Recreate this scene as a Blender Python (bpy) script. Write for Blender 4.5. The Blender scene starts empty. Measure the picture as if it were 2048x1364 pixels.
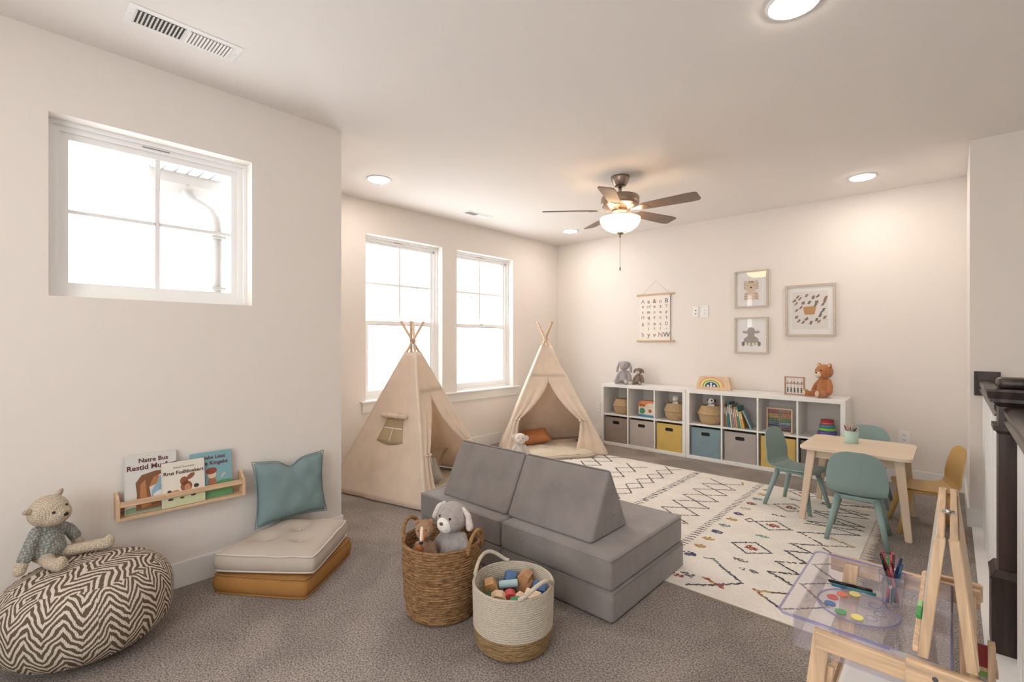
import bpy, bmesh, math, random
from mathutils import Vector, Matrix, Euler, noise
random.seed(7)
C = bpy.context.scene.collection
PI = math.pi
# ------------------------------------------------------------------ camera, world, exposure
cam_d = bpy.data.cameras.new('camera'); cam = bpy.data.objects.new('camera', cam_d); C.objects.link(cam)
cam.location = (0, 0, 1.318); cam.rotation_euler = (PI/2, 0, 0.7447)
cam_d.sensor_width = 36; cam_d.lens = 16.783; cam_d.clip_start = 0.05
bpy.context.scene.camera = cam
SC = bpy.context.scene
SC.view_settings.view_transform = 'Standard'; SC.view_settings.look = 'None'
SC.view_settings.exposure = 1.5; SC.view_settings.gamma = 1.0
SC.view_settings.use_curve_mapping = False
world = bpy.data.worlds.new('overcast_sky'); SC.world = world; world.use_nodes = True
wn = world.node_tree; wbg = wn.nodes['Background']
wbg.inputs[0].default_value = (0.97, 0.985, 1.0, 1); wbg.inputs[1].default_value = 2.45
DOWNLIGHT = 35.0      # emission of the recessed lamp discs
BULB_W = 5.0         # each bulb in the fan light
# ------------------------------------------------------------------ main dimensions
XL, XW, YB, YE, XR, YR, HC = -3.05, -4.333, 5.704, 1.598, 0.093, 4.70, 2.74
# ------------------------------------------------------------------ helpers
def lin(c):
    c = c/255.0
    return c/12.92 if c <= 0.04045 else ((c+0.055)/1.055)**2.4
def rgb(h):
    if isinstance(h, str):
        h = h.lstrip('#'); h = [int(h[i:i+2], 16) for i in (0, 2, 4)]
    return (lin(h[0]), lin(h[1]), lin(h[2]), 1)
MATS = {}
def desat(c, k=.86):
    l = .3*c[0]+.59*c[1]+.11*c[2]; return tuple(l+(q-l)*k for q in c[:3])+(1,)
def mat(name, col, rough=0.6, metal=0.0, bump=0.0, bscale=60, var=0.0, vscale=20, stretch=None, sheen=0.0, spec=0.5, coat=0.0, detail=3):
    if name in MATS: return MATS[name]
    m = bpy.data.materials.new(name); m.use_nodes = True; nt = m.node_tree; b = nt.nodes['Principled BSDF']
    base = desat(rgb(col)); b.inputs['Base Color'].default_value = base
    b.inputs['Roughness'].default_value = rough; b.inputs['Metallic'].default_value = metal
    b.inputs['Specular IOR Level'].default_value = spec
    if sheen: b.inputs['Sheen Weight'].default_value = sheen; b.inputs['Sheen Roughness'].default_value = .4
    if coat: b.inputs['Coat Weight'].default_value = coat
    tc = nt.nodes.new('ShaderNodeTexCoord'); mp = nt.nodes.new('ShaderNodeMapping'); nt.links.new(tc.outputs['Object'], mp.inputs[0])
    if stretch: mp.inputs['Scale'].default_value = stretch
    if var:
        n = nt.nodes.new('ShaderNodeTexNoise'); n.inputs['Scale'].default_value = vscale; n.inputs['Detail'].default_value = detail
        nt.links.new(mp.outputs[0], n.inputs['Vector'])
        r = nt.nodes.new('ShaderNodeValToRGB'); r.color_ramp.elements[0].position = .3; r.color_ramp.elements[1].position = .7
        r.color_ramp.elements[0].color = tuple(c*(1-var) for c in base[:3])+(1,)
        r.color_ramp.elements[1].color = tuple(min(1, c*(1+var*.7)) for c in base[:3])+(1,)
        nt.links.new(n.outputs[0], r.inputs[0]); nt.links.new(r.outputs[0], b.inputs['Base Color'])
    if bump:
        n2 = nt.nodes.new('ShaderNodeTexNoise'); n2.inputs['Scale'].default_value = bscale; n2.inputs['Detail'].default_value = 3
        nt.links.new(mp.outputs[0], n2.inputs['Vector'])
        bp = nt.nodes.new('ShaderNodeBump'); bp.inputs['Strength'].default_value = bump; bp.inputs['Distance'].default_value = .01
        nt.links.new(n2.outputs[0], bp.inputs['Height']); nt.links.new(bp.outputs[0], b.inputs['Normal'])
    MATS[name] = m; return m
def weave(name, col, sc=220, bump=.5, col2=None, rough=.9, transl=0.0, dirs='XYY'):
    """woven cloth: two crossed waves"""
    if name in MATS: return MATS[name]
    m = mat(name, col, rough, var=.06, vscale=9, spec=.2); nt = m.node_tree; b = nt.nodes['Principled BSDF']
    tc = [n for n in nt.nodes if n.type == 'TEX_COORD'][0]
    w = []
    for d in dirs:
        wv = nt.nodes.new('ShaderNodeTexWave'); wv.bands_direction = d; wv.inputs['Scale'].default_value = sc/2.2
        wv.inputs['Distortion'].default_value = 1.2; wv.inputs['Detail'].default_value = 1; nt.links.new(tc.outputs['Object'], wv.inputs[0]); w.append(wv)
    a = nt.nodes.new('ShaderNodeMath'); a.operation = 'ADD'; nt.links.new(w[0].outputs[1], a.inputs[0]); nt.links.new(w[1].outputs[1], a.inputs[1])
    a2 = nt.nodes.new('ShaderNodeMath'); a2.operation = 'ADD'; nt.links.new(a.outputs[0], a2.inputs[0]); nt.links.new(w[2].outputs[1], a2.inputs[1])
    bp = nt.nodes.new('ShaderNodeBump'); bp.inputs['Strength'].default_value = bump; bp.inputs['Distance'].default_value = .002
    nt.links.new(a2.outputs[0], bp.inputs['Height']); nt.links.new(bp.outputs[0], b.inputs['Normal'])
    if col2:
        r = nt.nodes.new('ShaderNodeValToRGB'); r.color_ramp.elements[0].position = .25; r.color_ramp.elements[1].position = .75
        dv = nt.nodes.new('ShaderNodeMath'); dv.operation = 'DIVIDE'; dv.inputs[1].default_value = 3; nt.links.new(a2.outputs[0], dv.inputs[0])
        r.color_ramp.elements[0].color = rgb(col2); r.color_ramp.elements[1].color = rgb(col)
        nt.links.new(dv.outputs[0], r.inputs[0]); nt.links.new(r.outputs[0], b.inputs['Base Color'])
    if transl:
        out = nt.nodes['Material Output']; tr = nt.nodes.new('ShaderNodeBsdfTranslucent'); tr.inputs[0].default_value = rgb(col)
        mx = nt.nodes.new('ShaderNodeMixShader'); mx.inputs[0].default_value = transl
        nt.links.new(b.outputs[0], mx.inputs[1]); nt.links.new(tr.outputs[0], mx.inputs[2]); nt.links.new(mx.outputs[0], out.inputs[0])
    return m
def emis(name, col, s):
    if name in MATS: return MATS[name]
    m = bpy.data.materials.new(name); m.use_nodes = True; nt = m.node_tree; nt.nodes.remove(nt.nodes['Principled BSDF'])
    e = nt.nodes.new('ShaderNodeEmission'); e.inputs[0].default_value = rgb(col); e.inputs[1].default_value = s
    nt.links.new(e.outputs[0], nt.nodes['Material Output'].inputs[0]); MATS[name] = m; return m
def clear(name, tint, gloss=.08, rough=.03, edge=None, dens=0.0):
    """thin clear sheet: see-through with a fresnel shine; dens adds milky diffuse"""
    if name in MATS: return MATS[name]
    m = bpy.data.materials.new(name); m.use_nodes = True; nt = m.node_tree; nt.nodes.remove(nt.nodes['Principled BSDF'])
    t = nt.nodes.new('ShaderNodeBsdfTransparent'); t.inputs[0].default_value = rgb(tint)
    g = nt.nodes.new('ShaderNodeBsdfGlossy'); g.inputs['Roughness'].default_value = rough
    f = nt.nodes.new('ShaderNodeLayerWeight'); f.inputs[0].default_value = .5
    pw_ = nt.nodes.new('ShaderNodeMath'); pw_.operation = 'POWER'; pw_.inputs[1].default_value = 4; nt.links.new(f.outputs['Facing'], pw_.inputs[0])
    mu = nt.nodes.new('ShaderNodeMath'); mu.operation = 'MULTIPLY_ADD'; mu.inputs[1].default_value = .55; mu.inputs[2].default_value = gloss*.4
    nt.links.new(pw_.outputs[0], mu.inputs[0])
    mx = nt.nodes.new('ShaderNodeMixShader'); nt.links.new(mu.outputs[0], mx.inputs[0]); nt.links.new(t.outputs[0], mx.inputs[1]); nt.links.new(g.outputs[0], mx.inputs[2])
    last = mx
    if dens:
        d = nt.nodes.new('ShaderNodeBsdfDiffuse'); d.inputs[0].default_value = rgb(edge or tint)
        m2 = nt.nodes.new('ShaderNodeMixShader'); m2.inputs[0].default_value = dens
        nt.links.new(mx.outputs[0], m2.inputs[1]); nt.links.new(d.outputs[0], m2.inputs[2]); last = m2
    nt.links.new(last.outputs[0], nt.nodes['Material Output'].inputs[0]); MATS[name] = m; return m
def obj(name, bm, m, parent=None, smooth=False, loc=None, rot=None):
    me = bpy.data.meshes.new(name)
    if isinstance(bm, bpy.types.Mesh): me = bm
    else:
        bm.normal_update()
        if smooth:
            for f in bm.faces: f.smooth = True
        bm.to_mesh(me); bm.free()
    o = bpy.data.objects.new(name, me); C.objects.link(o)
    if m is not None:
        for mm in (m if isinstance(m, (list, tuple)) else [m]): me.materials.append(mm)
    if parent: o.parent = parent
    if loc: o.location = loc
    if rot: o.rotation_euler = rot
    return o
def soft(o, ang=35):
    """smooth shading with sharp edges kept"""
    me = o.data
    for p in me.polygons: p.use_smooth = True
    try: me.set_sharp_from_angle(angle=math.radians(ang))
    except Exception: pass
    return o
def tag(o, label, cat, group=None):
    o['label'] = label; o['category'] = cat
    if group: o['group'] = group
    return o
def thing(name, label, cat, loc=(0, 0, 0), rz=0, group=None, rot=None):
    o = bpy.data.objects.new(name, None); C.objects.link(o); o.empty_display_size = .1
    o.location = loc; o.rotation_euler = rot or (0, 0, rz); return tag(o, label, cat, group)
def struct(o): o['kind'] = 'structure'; return o
def B(): return bmesh.new()
def box(bm, x0, x1, y0, y1, z0, z1, M=None, mi=0):
    vs = [bm.verts.new((x, y, z)) for z in (z0, z1) for y in (y0, y1) for x in (x0, x1)]
    if M:
        for v in vs: v.co = M @ v.co
    fs = [bm.faces.new([vs[i] for i in q]) for q in ((0, 2, 3, 1), (4, 5, 7, 6), (0, 1, 5, 4), (2, 6, 7, 3), (0, 4, 6, 2), (1, 3, 7, 5))]
    for f in fs: f.material_index = mi
    return vs
def rbox(x0, x1, y0, y1, z0, z1, r=.01, seg=3):
    bm = B(); box(bm, x0, x1, y0, y1, z0, z1)
    bmesh.ops.bevel(bm, geom=bm.edges[:], offset=r, segments=seg, profile=.5, affect='EDGES'); return bm
def bevel(bm, r=.003, seg=2):
    bmesh.ops.bevel(bm, geom=bm.edges[:], offset=r, segments=seg, profile=.5, affect='EDGES'); return bm
def prism(bm, pts, h0, h1, axis='z', mi=0):
    def P(a, b, h): return {'z': (a, b, h), 'y': (a, h, b), 'x': (h, a, b)}[axis]
    A = [bm.verts.new(P(a, b, h0)) for a, b in pts]; Bv = [bm.verts.new(P(a, b, h1)) for a, b in pts]
    n = len(pts); fs = [bm.faces.new(A[::-1]), bm.faces.new(Bv)]
    for i in range(n): fs.append(bm.faces.new([A[i], A[(i+1) % n], Bv[(i+1) % n], Bv[i]]))
    for f in fs: f.material_index = mi
    return fs
def rrect(x0, x1, y0, y1, r, n=6):
    pts = []
    for cx, cy, a in ((x1-r, y1-r, 0), (x0+r, y1-r, 90), (x0+r, y0+r, 180), (x1-r, y0+r, 270)):
        for i in range(n+1):
            t = math.radians(a+90*i/n); pts.append((cx+r*math.cos(t), cy+r*math.sin(t)))
    return pts
def ell(cx, cy, rx, ry, n=20, rot=0):
    c, s = math.cos(rot), math.sin(rot)
    return [(cx+rx*math.cos(t)*c-ry*math.sin(t)*s, cy+rx*math.cos(t)*s+ry*math.sin(t)*c) for t in [2*PI*i/n for i in range(n)]]
def frame_to(a, b):
    a = Vector(a); b = Vector(b); d = (b-a); L = d.length
    q = d.to_track_quat('Z', 'Y'); return Matrix.Translation(a) @ q.to_matrix().to_4x4(), L
def cone(bm, a, b, r0, r1=None, n=12, mi=0):
    r1 = r0 if r1 is None else r1; M, L = frame_to(a, b)
    A = [bm.verts.new(M @ Vector((r0*math.cos(2*PI*i/n), r0*math.sin(2*PI*i/n), 0))) for i in range(n)]
    E = [bm.verts.new(M @ Vector((r1*math.cos(2*PI*i/n), r1*math.sin(2*PI*i/n), L))) for i in range(n)]
    fs = [bm.faces.new(A[::-1]), bm.faces.new(E)]
    for i in range(n):
        f = bm.faces.new([A[i], A[(i+1) % n], E[(i+1) % n], E[i]]); f.smooth = True; fs.append(f)
    for f in fs: f.material_index = mi
def lathe(bm, prof, n=32, cx=0, cy=0, wob=0, closed=False, mi=0, cap0=True):
    rings = []
    for k, (r, z) in enumerate(prof):
        ring = []
        for i in range(n):
            t = 2*PI*i/n; rr = r*(1+(wob*noise.noise(Vector((math.cos(t)*2, math.sin(t)*2, z*25))) if wob else 0))
            ring.append(bm.verts.new((cx+rr*math.cos(t), cy+rr*math.sin(t), z)))
        rings.append(ring)
    for k in range(len(rings)-1):
        for i in range(n):
            f = bm.faces.new([rings[k][i], rings[k][(i+1) % n], rings[k+1][(i+1) % n], rings[k+1][i]]); f.smooth = True; f.material_index = mi
    if prof[0][0] > 1e-4 and cap0: f = bm.faces.new(rings[0][::-1]); f.material_index = mi
    if prof[-1][0] > 1e-4 and not closed: f = bm.faces.new(rings[-1]); f.material_index = mi
    return rings
def tube(bm, pts, r, n=8, cyc=False, mi=0, rf=None, cap=True):
    pts = [Vector(p) for p in pts]; rings = []; N = len(pts); up = None
    for i, p in enumerate(pts):
        d = (pts[(i+1) % N]-pts[i-1]) if cyc else (pts[min(i+1, N-1)]-pts[max(i-1, 0)])
        d.normalize()
        if up is None: up = d.orthogonal().normalized()
        else:
            up = up-d*up.dot(d)
            up = up.normalized() if up.length > 1e-5 else d.orthogonal().normalized()
        w = d.cross(up); rr = rf(i/(N-1)) if rf else r
        rings.append([bm.verts.new(p+(up*math.cos(2*PI*k/n)+w*math.sin(2*PI*k/n))*rr) for k in range(n)])
    for i in range(N if cyc else N-1):
        a, b = rings[i], rings[(i+1) % N]
        for k in range(n):
            f = bm.faces.new([a[k], a[(k+1) % n], b[(k+1) % n], b[k]]); f.smooth = True; f.material_index = mi
    if not cyc and cap: bm.faces.new(rings[0][::-1]).material_index = mi; bm.faces.new(rings[-1]).material_index = mi
def ball(bm, c, r, seg=16, rot=None, mi=0):
    r = (r, r, r) if isinstance(r, (int, float)) else r
    M = Matrix.Translation(c) @ (Euler(rot).to_matrix().to_4x4() if rot else Matrix()) @ Matrix.Diagonal((r[0], r[1], r[2], 1))
    res = bmesh.ops.create_uvsphere(bm, u_segments=seg, v_segments=max(6, seg//2+2), radius=1, matrix=M)
    for v in res['verts']:
        for f in v.link_faces: f.smooth = True; f.material_index = mi
def limb(bm, pts, rs, n=10):
    """overlapping balls along a path: merged later by voxel remesh"""
    for i in range(len(pts)-1):
        a, b = Vector(pts[i]), Vector(pts[i+1]); L = (b-a).length; k = max(2, int(L/(min(rs[i], rs[i+1])*.35)))
        for j in range(k+1): t = j/k; ball(bm, a.lerp(b, t), rs[i]*(1-t)+rs[i+1]*t, n)
def remesh(o, vox, sm=4):
    m = o.modifiers.new('merge', 'REMESH'); m.mode = 'VOXEL'; m.voxel_size = vox; m.use_smooth_shade = True
    s = o.modifiers.new('smooth', 'SMOOTH'); s.iterations = sm; s.factor = .5; return o
def text(s, size, x, z, m, parent, name='lettering', y=-.001, bold=.0, align='CENTER', ext=.0004, shear=0):
    cu = bpy.data.curves.new('t', 'FONT'); cu.body = s; cu.size = size; cu.align_x = align; cu.offset = bold; cu.extrude = ext; cu.shear = shear; cu.resolution_u = 2
    to = bpy.data.objects.new('t', cu); C.objects.link(to); dg = bpy.context.evaluated_depsgraph_get(); dg.update()
    me = bpy.data.meshes.new_from_object(to.evaluated_get(dg)); bpy.data.objects.remove(to)
    me.materials.clear(); o = bpy.data.objects.new(name, me); C.objects.link(o); me.materials.append(m); o.parent = parent
    o.location = (x, y, z); o.rotation_euler = (PI/2, 0, 0); return o
def copy_tree(o, parent=None):
    c = o.copy(); C.objects.link(c)
    if parent: c.parent = parent
    for ch in [q for q in bpy.data.objects if q.parent == o]: copy_tree(ch, c)
    return c
# ------------------------------------------------------------------ shared materials
M_wall = mat('wall_paint', '#ece3db', .85, bump=.03, bscale=300, spec=.2)
M_ceil = mat('ceiling_paint', '#f1eae4', .9, bump=.05, bscale=220, spec=.1)
M_trim = mat('white_trim', '#f0edea', .4)
M_vinyl = mat('white_vinyl', '#f7f6f5', .35)
M_white = mat('white_laminate', '#f1eeea', .4)
M_pine = mat('pale_pine', '#dfb98f', .5, var=.30, vscale=9, stretch=(6, 6, .5), bump=.05, bscale=40)
M_pineh = mat('pale_pine_level', '#dfb98f', .5, var=.30, vscale=9, stretch=(.5, 6, 6), bump=.05, bscale=40)
M_birch = mat('birch', '#e6cfb2', .45, var=.05, vscale=8, stretch=(.2, 1, 1))
M_birchv = mat('birch_leg', '#e0c5a6', .5, var=.07, vscale=10, stretch=(1, 1, .15))
M_dark = mat('black_plastic', '#16130f', .5)
M_black = mat('stitched_black', '#1d1510', .5)
M_stain = mat('dark_stained_oak', '#3b2721', .38, var=.6, vscale=26, stretch=(1, 1, .08), bump=.25, bscale=30)
M_stainh = mat('dark_stained_oak_level', '#3a2620', .3, var=.4, vscale=22, stretch=(1, .08, 1), bump=.2, bscale=30)
M_glass = clear('window_glass', '#fbfcfc', .1, .01)
# carpet
def carpet():
    m = mat('grey_beige_carpet', '#a89a90', .95, spec=.05); nt = m.node_tree; b = nt.nodes['Principled BSDF']
    tc = [n for n in nt.nodes if n.type == 'TEX_COORD'][0]
    n1 = nt.nodes.new('ShaderNodeTexNoise'); n1.inputs['Scale'].default_value = 130; n1.inputs['Detail'].default_value = 4; n1.inputs['Roughness'].default_value = .7
    n2 = nt.nodes.new('ShaderNodeTexNoise'); n2.inputs['Scale'].default_value = 2.2; n2.inputs['Detail'].default_value = 2; n2.inputs['Distortion'].default_value = .7
    for n in (n1, n2): nt.links.new(tc.outputs['Object'], n.inputs[0])
    r = nt.nodes.new('ShaderNodeValToRGB'); r.color_ramp.elements[0].position = .40; r.color_ramp.elements[1].position = .60
    r.color_ramp.elements[0].color = rgb('#7c7069'); r.color_ramp.elements[1].color = rgb('#c6bbb3'); nt.links.new(n1.outputs[0], r.inputs[0])
    r2 = nt.nodes.new('ShaderNodeValToRGB'); r2.color_ramp.elements[0].position = .42; r2.color_ramp.elements[1].position = .58
    r2.color_ramp.elements[0].color = (.80, .80, .80, 1); r2.color_ramp.elements[1].color = (1, 1, 1, 1); nt.links.new(n2.outputs[0], r2.inputs[0])
    mx = nt.nodes.new('ShaderNodeMix'); mx.data_type = 'RGBA'; mx.blend_type = 'MULTIPLY'; mx.inputs[0].default_value = 1
    nt.links.new(r.outputs[0], mx.inputs[6]); nt.links.new(r2.outputs[0], mx.inputs[7]); nt.links.new(mx.outputs[2], b.inputs['Base Color'])
    bp = nt.nodes.new('ShaderNodeBump'); bp.inputs['Strength'].default_value = .9; bp.inputs['Distance'].default_value = .008
    nt.links.new(n1.outputs[0], bp.inputs['Height']); nt.links.new(bp.outputs[0], b.inputs['Normal']); return m
M_carpet = carpet()
# ------------------------------------------------------------------ shell
YN = -1.6; XS = 1.35       # room behind the camera, far side of the stairwell
bm = B()   # carpeted floor: L-shape, ends at the stairwell edge x=.10
prism(bm, [(XL-.02, YN), (XR+.01, YN), (XR+.01, YB+.1), (XW-.1, YB+.1), (XW-.1, YE-.02), (XL-.02, YE-.02)], -.12, 0)
struct(obj('floor', bm, M_carpet))
bm = B(); box(bm, XW-.15, XS+.15, YN-.1, YB+.15, HC, HC+.12); struct(obj('ceiling', bm, M_ceil))
W1 = (.169, 1.036, 1.527, 2.376)       # y0 y1 z0 z1 of the small window
W2 = (2.53, 3.51, .715, 2.405); W3 = (3.735, 4.72, .715, 2.405)
T = .15
def wall_holes_x(name, x0, x1, ya, yb_, holes):
    bm = B(); ys = ya
    for (a, b, z0, z1) in holes:
        box(bm, x0, x1, ys, a, 0, HC); box(bm, x0, x1, a, b, 0, z0); box(bm, x0, x1, a, b, z1, HC); ys = b
    box(bm, x0, x1, ys, yb_, 0, HC); return struct(obj(name, bm, M_wall))
wall_holes_x('wall_left', XL-T, XL, YN, YE, [W1])
wall_holes_x('wall_window', XW-T, XW, YE-T, YB+T, [W2, W3])
bm = B(); box(bm, XW, XL-T, YE-T, YE, 0, HC); struct(obj('wall_return', bm, M_wall))
bm = B(); box(bm, XW-T, XR+.02, YB, YB+T, 0, HC); struct(obj('wall_back', bm, M_wall))
bm = B(); box(bm, XR, XR+.12, YR, YB+T, 0, HC); struct(obj('wall_right', bm, M_wall))
bm = B(); box(bm, XR+.12, XS+.1, YR, YR+T, -2.7, HC); struct(obj('wall_stair', bm, M_wall))
bm = B(); box(bm, XS, XS+.12, YN, YR, -2.7, HC); struct(obj('wall_far_right', bm, M_wall))
bm = B()   # wall behind the camera; its wide window is added to let in fill light
for a_, b_, c_, d_ in ((XL-T, -1.7, -2.7, HC), (.5, XS+.12, -2.7, HC), (-1.7, .5, -2.7, .7), (-1.7, .5, 2.3, HC)): box(bm, a_, b_, YN-.12, YN, c_, d_)
struct(obj('wall_behind', bm, M_wall))
t4 = bpy.data.objects.new('added_fill_window', None); C.objects.link(t4); struct(t4)  # unseen window, added to fill the near room with soft daylight
bm = B()
for a_, b_, c_, d_ in ((-1.7, -1.65, .7, 2.3), (.45, .5, .7, 2.3), (-1.65, .45, .7, .75), (-1.65, .45, 2.25, 2.3), (-.63, -.57, .75, 2.25)): box(bm, a_, b_, YN-.10, YN-.05, c_, d_)
obj('frame', bm, M_vinyl, t4); bm = B(); box(bm, -1.65, .45, YN-.08, YN-.076, .75, 2.25); obj('glass_pane', bm, M_glass, t4)
bm = B(); box(bm, XR+.01, XS, YN, YR, -2.8, -2.7); struct(obj('floor_below', bm, M_carpet))
bm = B(); box(bm, XR+.0101, XR+.26, YN, YR, -.14, .012); box(bm, XR+.20, XR+.26, YN, YR, -2.7, -.14)
struct(obj('trim_stair_ledge', bm, M_trim))
# baseboards
bh, bt = .135, .014
def bb(name, x0, x1, y0, y1):
    bm = B(); box(bm, x0, x1, y0, y1, 0, bh); 
    bmesh.ops.bevel(bm, geom=[e for e in bm.edges if all(v.co.z > bh-.001 for v in e.verts)], offset=.004, segments=2, affect='EDGES')
    struct(obj(name, bm, M_trim))
bb('baseboard_left', XL, XL+bt, YN, YE); bb('baseboard_window', XW, XW+bt, YE, YB); bb('baseboard_back', XW+bt, XR-bt, YB-bt, YB)
bb('baseboard_right', XR-bt, XR, YR-bt, YB); bb('baseboard_stair', XR, XS, YR-bt, YR)
bb('baseboard_return', XW+bt, XL, YE, YE+bt)
# windows -------------------------------------------------------------
def window(name, W, x, double):
    y0, y1, z0, z1 = W; xo = x-.105; t = thing(name, 'x', 'x', (0, 0, 0)); del t['label']; del t['category']; struct(t)
    fr = .045
    def ring(nm, a, b, c, d, w, xa, xb, m=M_vinyl, par=t):
        bm = B(); box(bm, xa, xb, a, b, d-w, d); box(bm, xa, xb, a, b, c, c+w); box(bm, xa, xb, a, a+w, c+w, d-w); box(bm, xa, xb, b-w, b, c+w, d-w)
        return obj(nm, bm, m, par)
    ring('frame', y0, y1, z0, z1, fr, xo-.045, xo)
    ring('stop', y0, y1, z0, z1, .018, xo, xo+.02)
    if not double:
        a, b, c, d = y0+fr, y1-fr, z0+fr, z1-fr
        s = ring('sash', a, b, c, d, .032, xo-.035, xo-.012)
        a += .032; b -= .032; c += .032; d -= .032; ym, zm = (a+b)/2, (c+d)/2
        bm = B(); box(bm, xo-.028, xo-.02, ym-.011, ym+.011, c, d); box(bm, xo-.028, xo-.02, a, ym-.009, zm-.009, zm+.009); box(bm, xo-.028, xo-.02, ym+.009, b, zm-.009, zm+.009); obj('grille', bm, M_vinyl, s)
        bm = B(); box(bm, xo-.026, xo-.022, a, b, c, d); obj('glass_pane', bm, M_glass, s)
        bm = B(); box(bm, xo, xo+.004, ym-.07, ym+.05, z1-.03, z1-.026); obj('vent_slot', bm, mat('slot_grey', '#8f8a86', .6), t)
    else:
        zr = 1.495; a, b = y0+fr, y1-fr
        s = ring('upper_sash', a, b, zr-.01, z1-fr, .03, xo-.04, xo-.02)
        a1, b1, c1, d1 = a+.03, b-.03, zr+.02, z1-fr-.03; ym, zm = (a1+b1)/2, (c1+d1)/2
        bm = B(); box(bm, xo-.036, xo-.024, ym-.012, ym+.012, c1, d1); box(bm, xo-.036, xo-.024, a1, ym-.012, zm-.012, zm+.012); box(bm, xo-.036, xo-.024, ym+.012, b1, zm-.012, zm+.012); obj('grille', bm, M_vinyl, s)
        bm = B(); box(bm, xo-.032, xo-.028, a1, b1, c1, d1); obj('glass_pane', bm, M_glass, s)
        s2 = ring('lower_sash', a, b, z0+fr, zr+.035, .04, xo-.018, xo+.006)
        bm = B(); box(bm, xo-.008, xo-.004, a+.04, b-.04, z0+fr+.04, zr-.005); obj('glass_pane', bm, M_glass, s2)
        bm = B(); box(bm, xo, xo+.003, a+.038, b-.038, zr-.011, zr-.004); box(bm, xo, xo+.003, b-.045, b-.038, z0+fr+.04, zr-.01); obj('gasket', bm, mat('gasket_grey', '#8b8684', .6), s2)
        bm = B(); box(bm, xo, xo+.012, (a+b)/2-.03, (a+b)/2+.03, zr+.03, zr+.045); obj('sash_lock', bm, M_vinyl, s2)
        bm = B(); box(bm, xo+.001, xo+.012, b-.012, b, z1-fr-.03, z1-fr-.005); obj('jamb_clip', bm, mat('slot_grey', '#8f8a86', .6), t)
        bm = B(); box(bm, xo, xo+.004, (a+b)/2-.09, (a+b)/2+.02, z1-.028, z1-.024); obj('vent_slot', bm, mat('slot_grey', '#8f8a86', .6), t)
    return t
window('window_1', W1, XL, False); window('window_2', W2, XW, True); window('window_3', W3, XW, True)
bm = B(); box(bm, XW-.10, XW+.045, 2.47, 4.83, .695, .716); bevel(bm, .005); struct(obj('trim_window_stool', bm, M_trim))
bm = B(); box(bm, XW, XW+.016, 2.49, 4.81, .60, .695); struct(obj('trim_window_apron', bm, M_trim))
# daylight portals filling the window openings
for nm, W, x in (('a', W1, XL), ('b', W2, XW), ('c', W3, XW)):
    ld = bpy.data.lights.new('window_portal', 'AREA'); ld.shape = 'RECTANGLE'; ld.size = W[3]-W[2]; ld.size_y = W[1]-W[0]; ld.cycles.is_portal = True
    lo = bpy.data.objects.new('window_portal', ld); C.objects.link(lo); lo.location = (x-T-.01, (W[0]+W[1])/2, (W[2]+W[3])/2); lo.rotation_euler = (0, -PI/2, 0)
ld = bpy.data.lights.new('window_portal', 'AREA'); ld.shape = 'RECTANGLE'; ld.size = 2.2; ld.size_y = 1.6; ld.cycles.is_portal = True  # portal for the added fill window
lo = bpy.data.objects.new('window_portal', ld); C.objects.link(lo); lo.location = (-.6, YN-.13, 1.5); lo.rotation_euler = (PI/2, 0, 0)
# ------------------------------------------------------------------ outside the small window: gutter, downspout, house corner
M_ext = mat('grey_aluminium', '#8f8b88', .5)
t = thing('downspout', 'white corrugated downspout curving down the house corner outside the small window', 'downspout', (-4.60, 1.28, 0))
bm = B(); pts = []
for p in [(-.50, -.10, 2.72), (-.49, -.10, 2.66), (-.46, -.09, 2.62), (-.38, -.07, 2.56), (-.22, -.03, 2.48), (-.10, -.01, 2.42), (-.03, 0, 2.35), (0, 0, 2.26), (0, 0, 2.0), (0, 0, 1.2)]: pts.append(Vector(p))
fine = []
for i in range(len(pts)-1):
    k = max(2, int((pts[i+1]-pts[i]).length/.012))
    for j in range(k): fine.append(pts[i].lerp(pts[i+1], j/k))
N_ = len(fine)
tube(bm, fine, .04, 12, rf=lambda t_: .042+(.004 if int(t_*(N_-1)) % 2 else 0)*(1 if t_ < .55 else 0)); obj('pipe', bm, M_ext, t)
for zs_ in (1.75, 2.18): bm = B(); box(bm, -.01, .08, -.05, .05, zs_, zs_+.02); obj('strap', bm, M_ext, t)
t = thing('roof_eave', 'white soffit and gutter of the eave outside the small window', 'eave', (-4.9, 1.2, 2.72))
bm = B(); box(bm, -.35, .55, -.30, .25, .10, .13); obj('soffit', bm, M_ext, t)
bm = B(); prism(bm, [(-.38, .0), (-.30, -.07), (-.2, -.08), (-.16, .0), (-.16, .1), (-.38, .1)], -.34, .25, 'y'); obj('gutter', bm, M_ext, t)
bm = B(); [box(bm, -.15, .55, -.29+.09*k, -.22+.09*k, .092, .1) for k in range(6)]; obj('soffit_board', bm, mat('soffit_grey', '#b9b5b0', .6), t)
bm = B(); box(bm, XW-T-.03, XL-T, YE-T-.02, YE-T-.002, 0, 2.85)
for k in range(20): box(bm, XW-T-.036, XL-T, YE-T-.03, YE-T-.02, .1+k*.14, .235+k*.14)
tag(obj('house_siding', bm, mat('stone_siding', '#857c72', .8, var=.2, vscale=12)), 'pale outside wall siding behind the downspout beyond the small window', 'siding')
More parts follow.
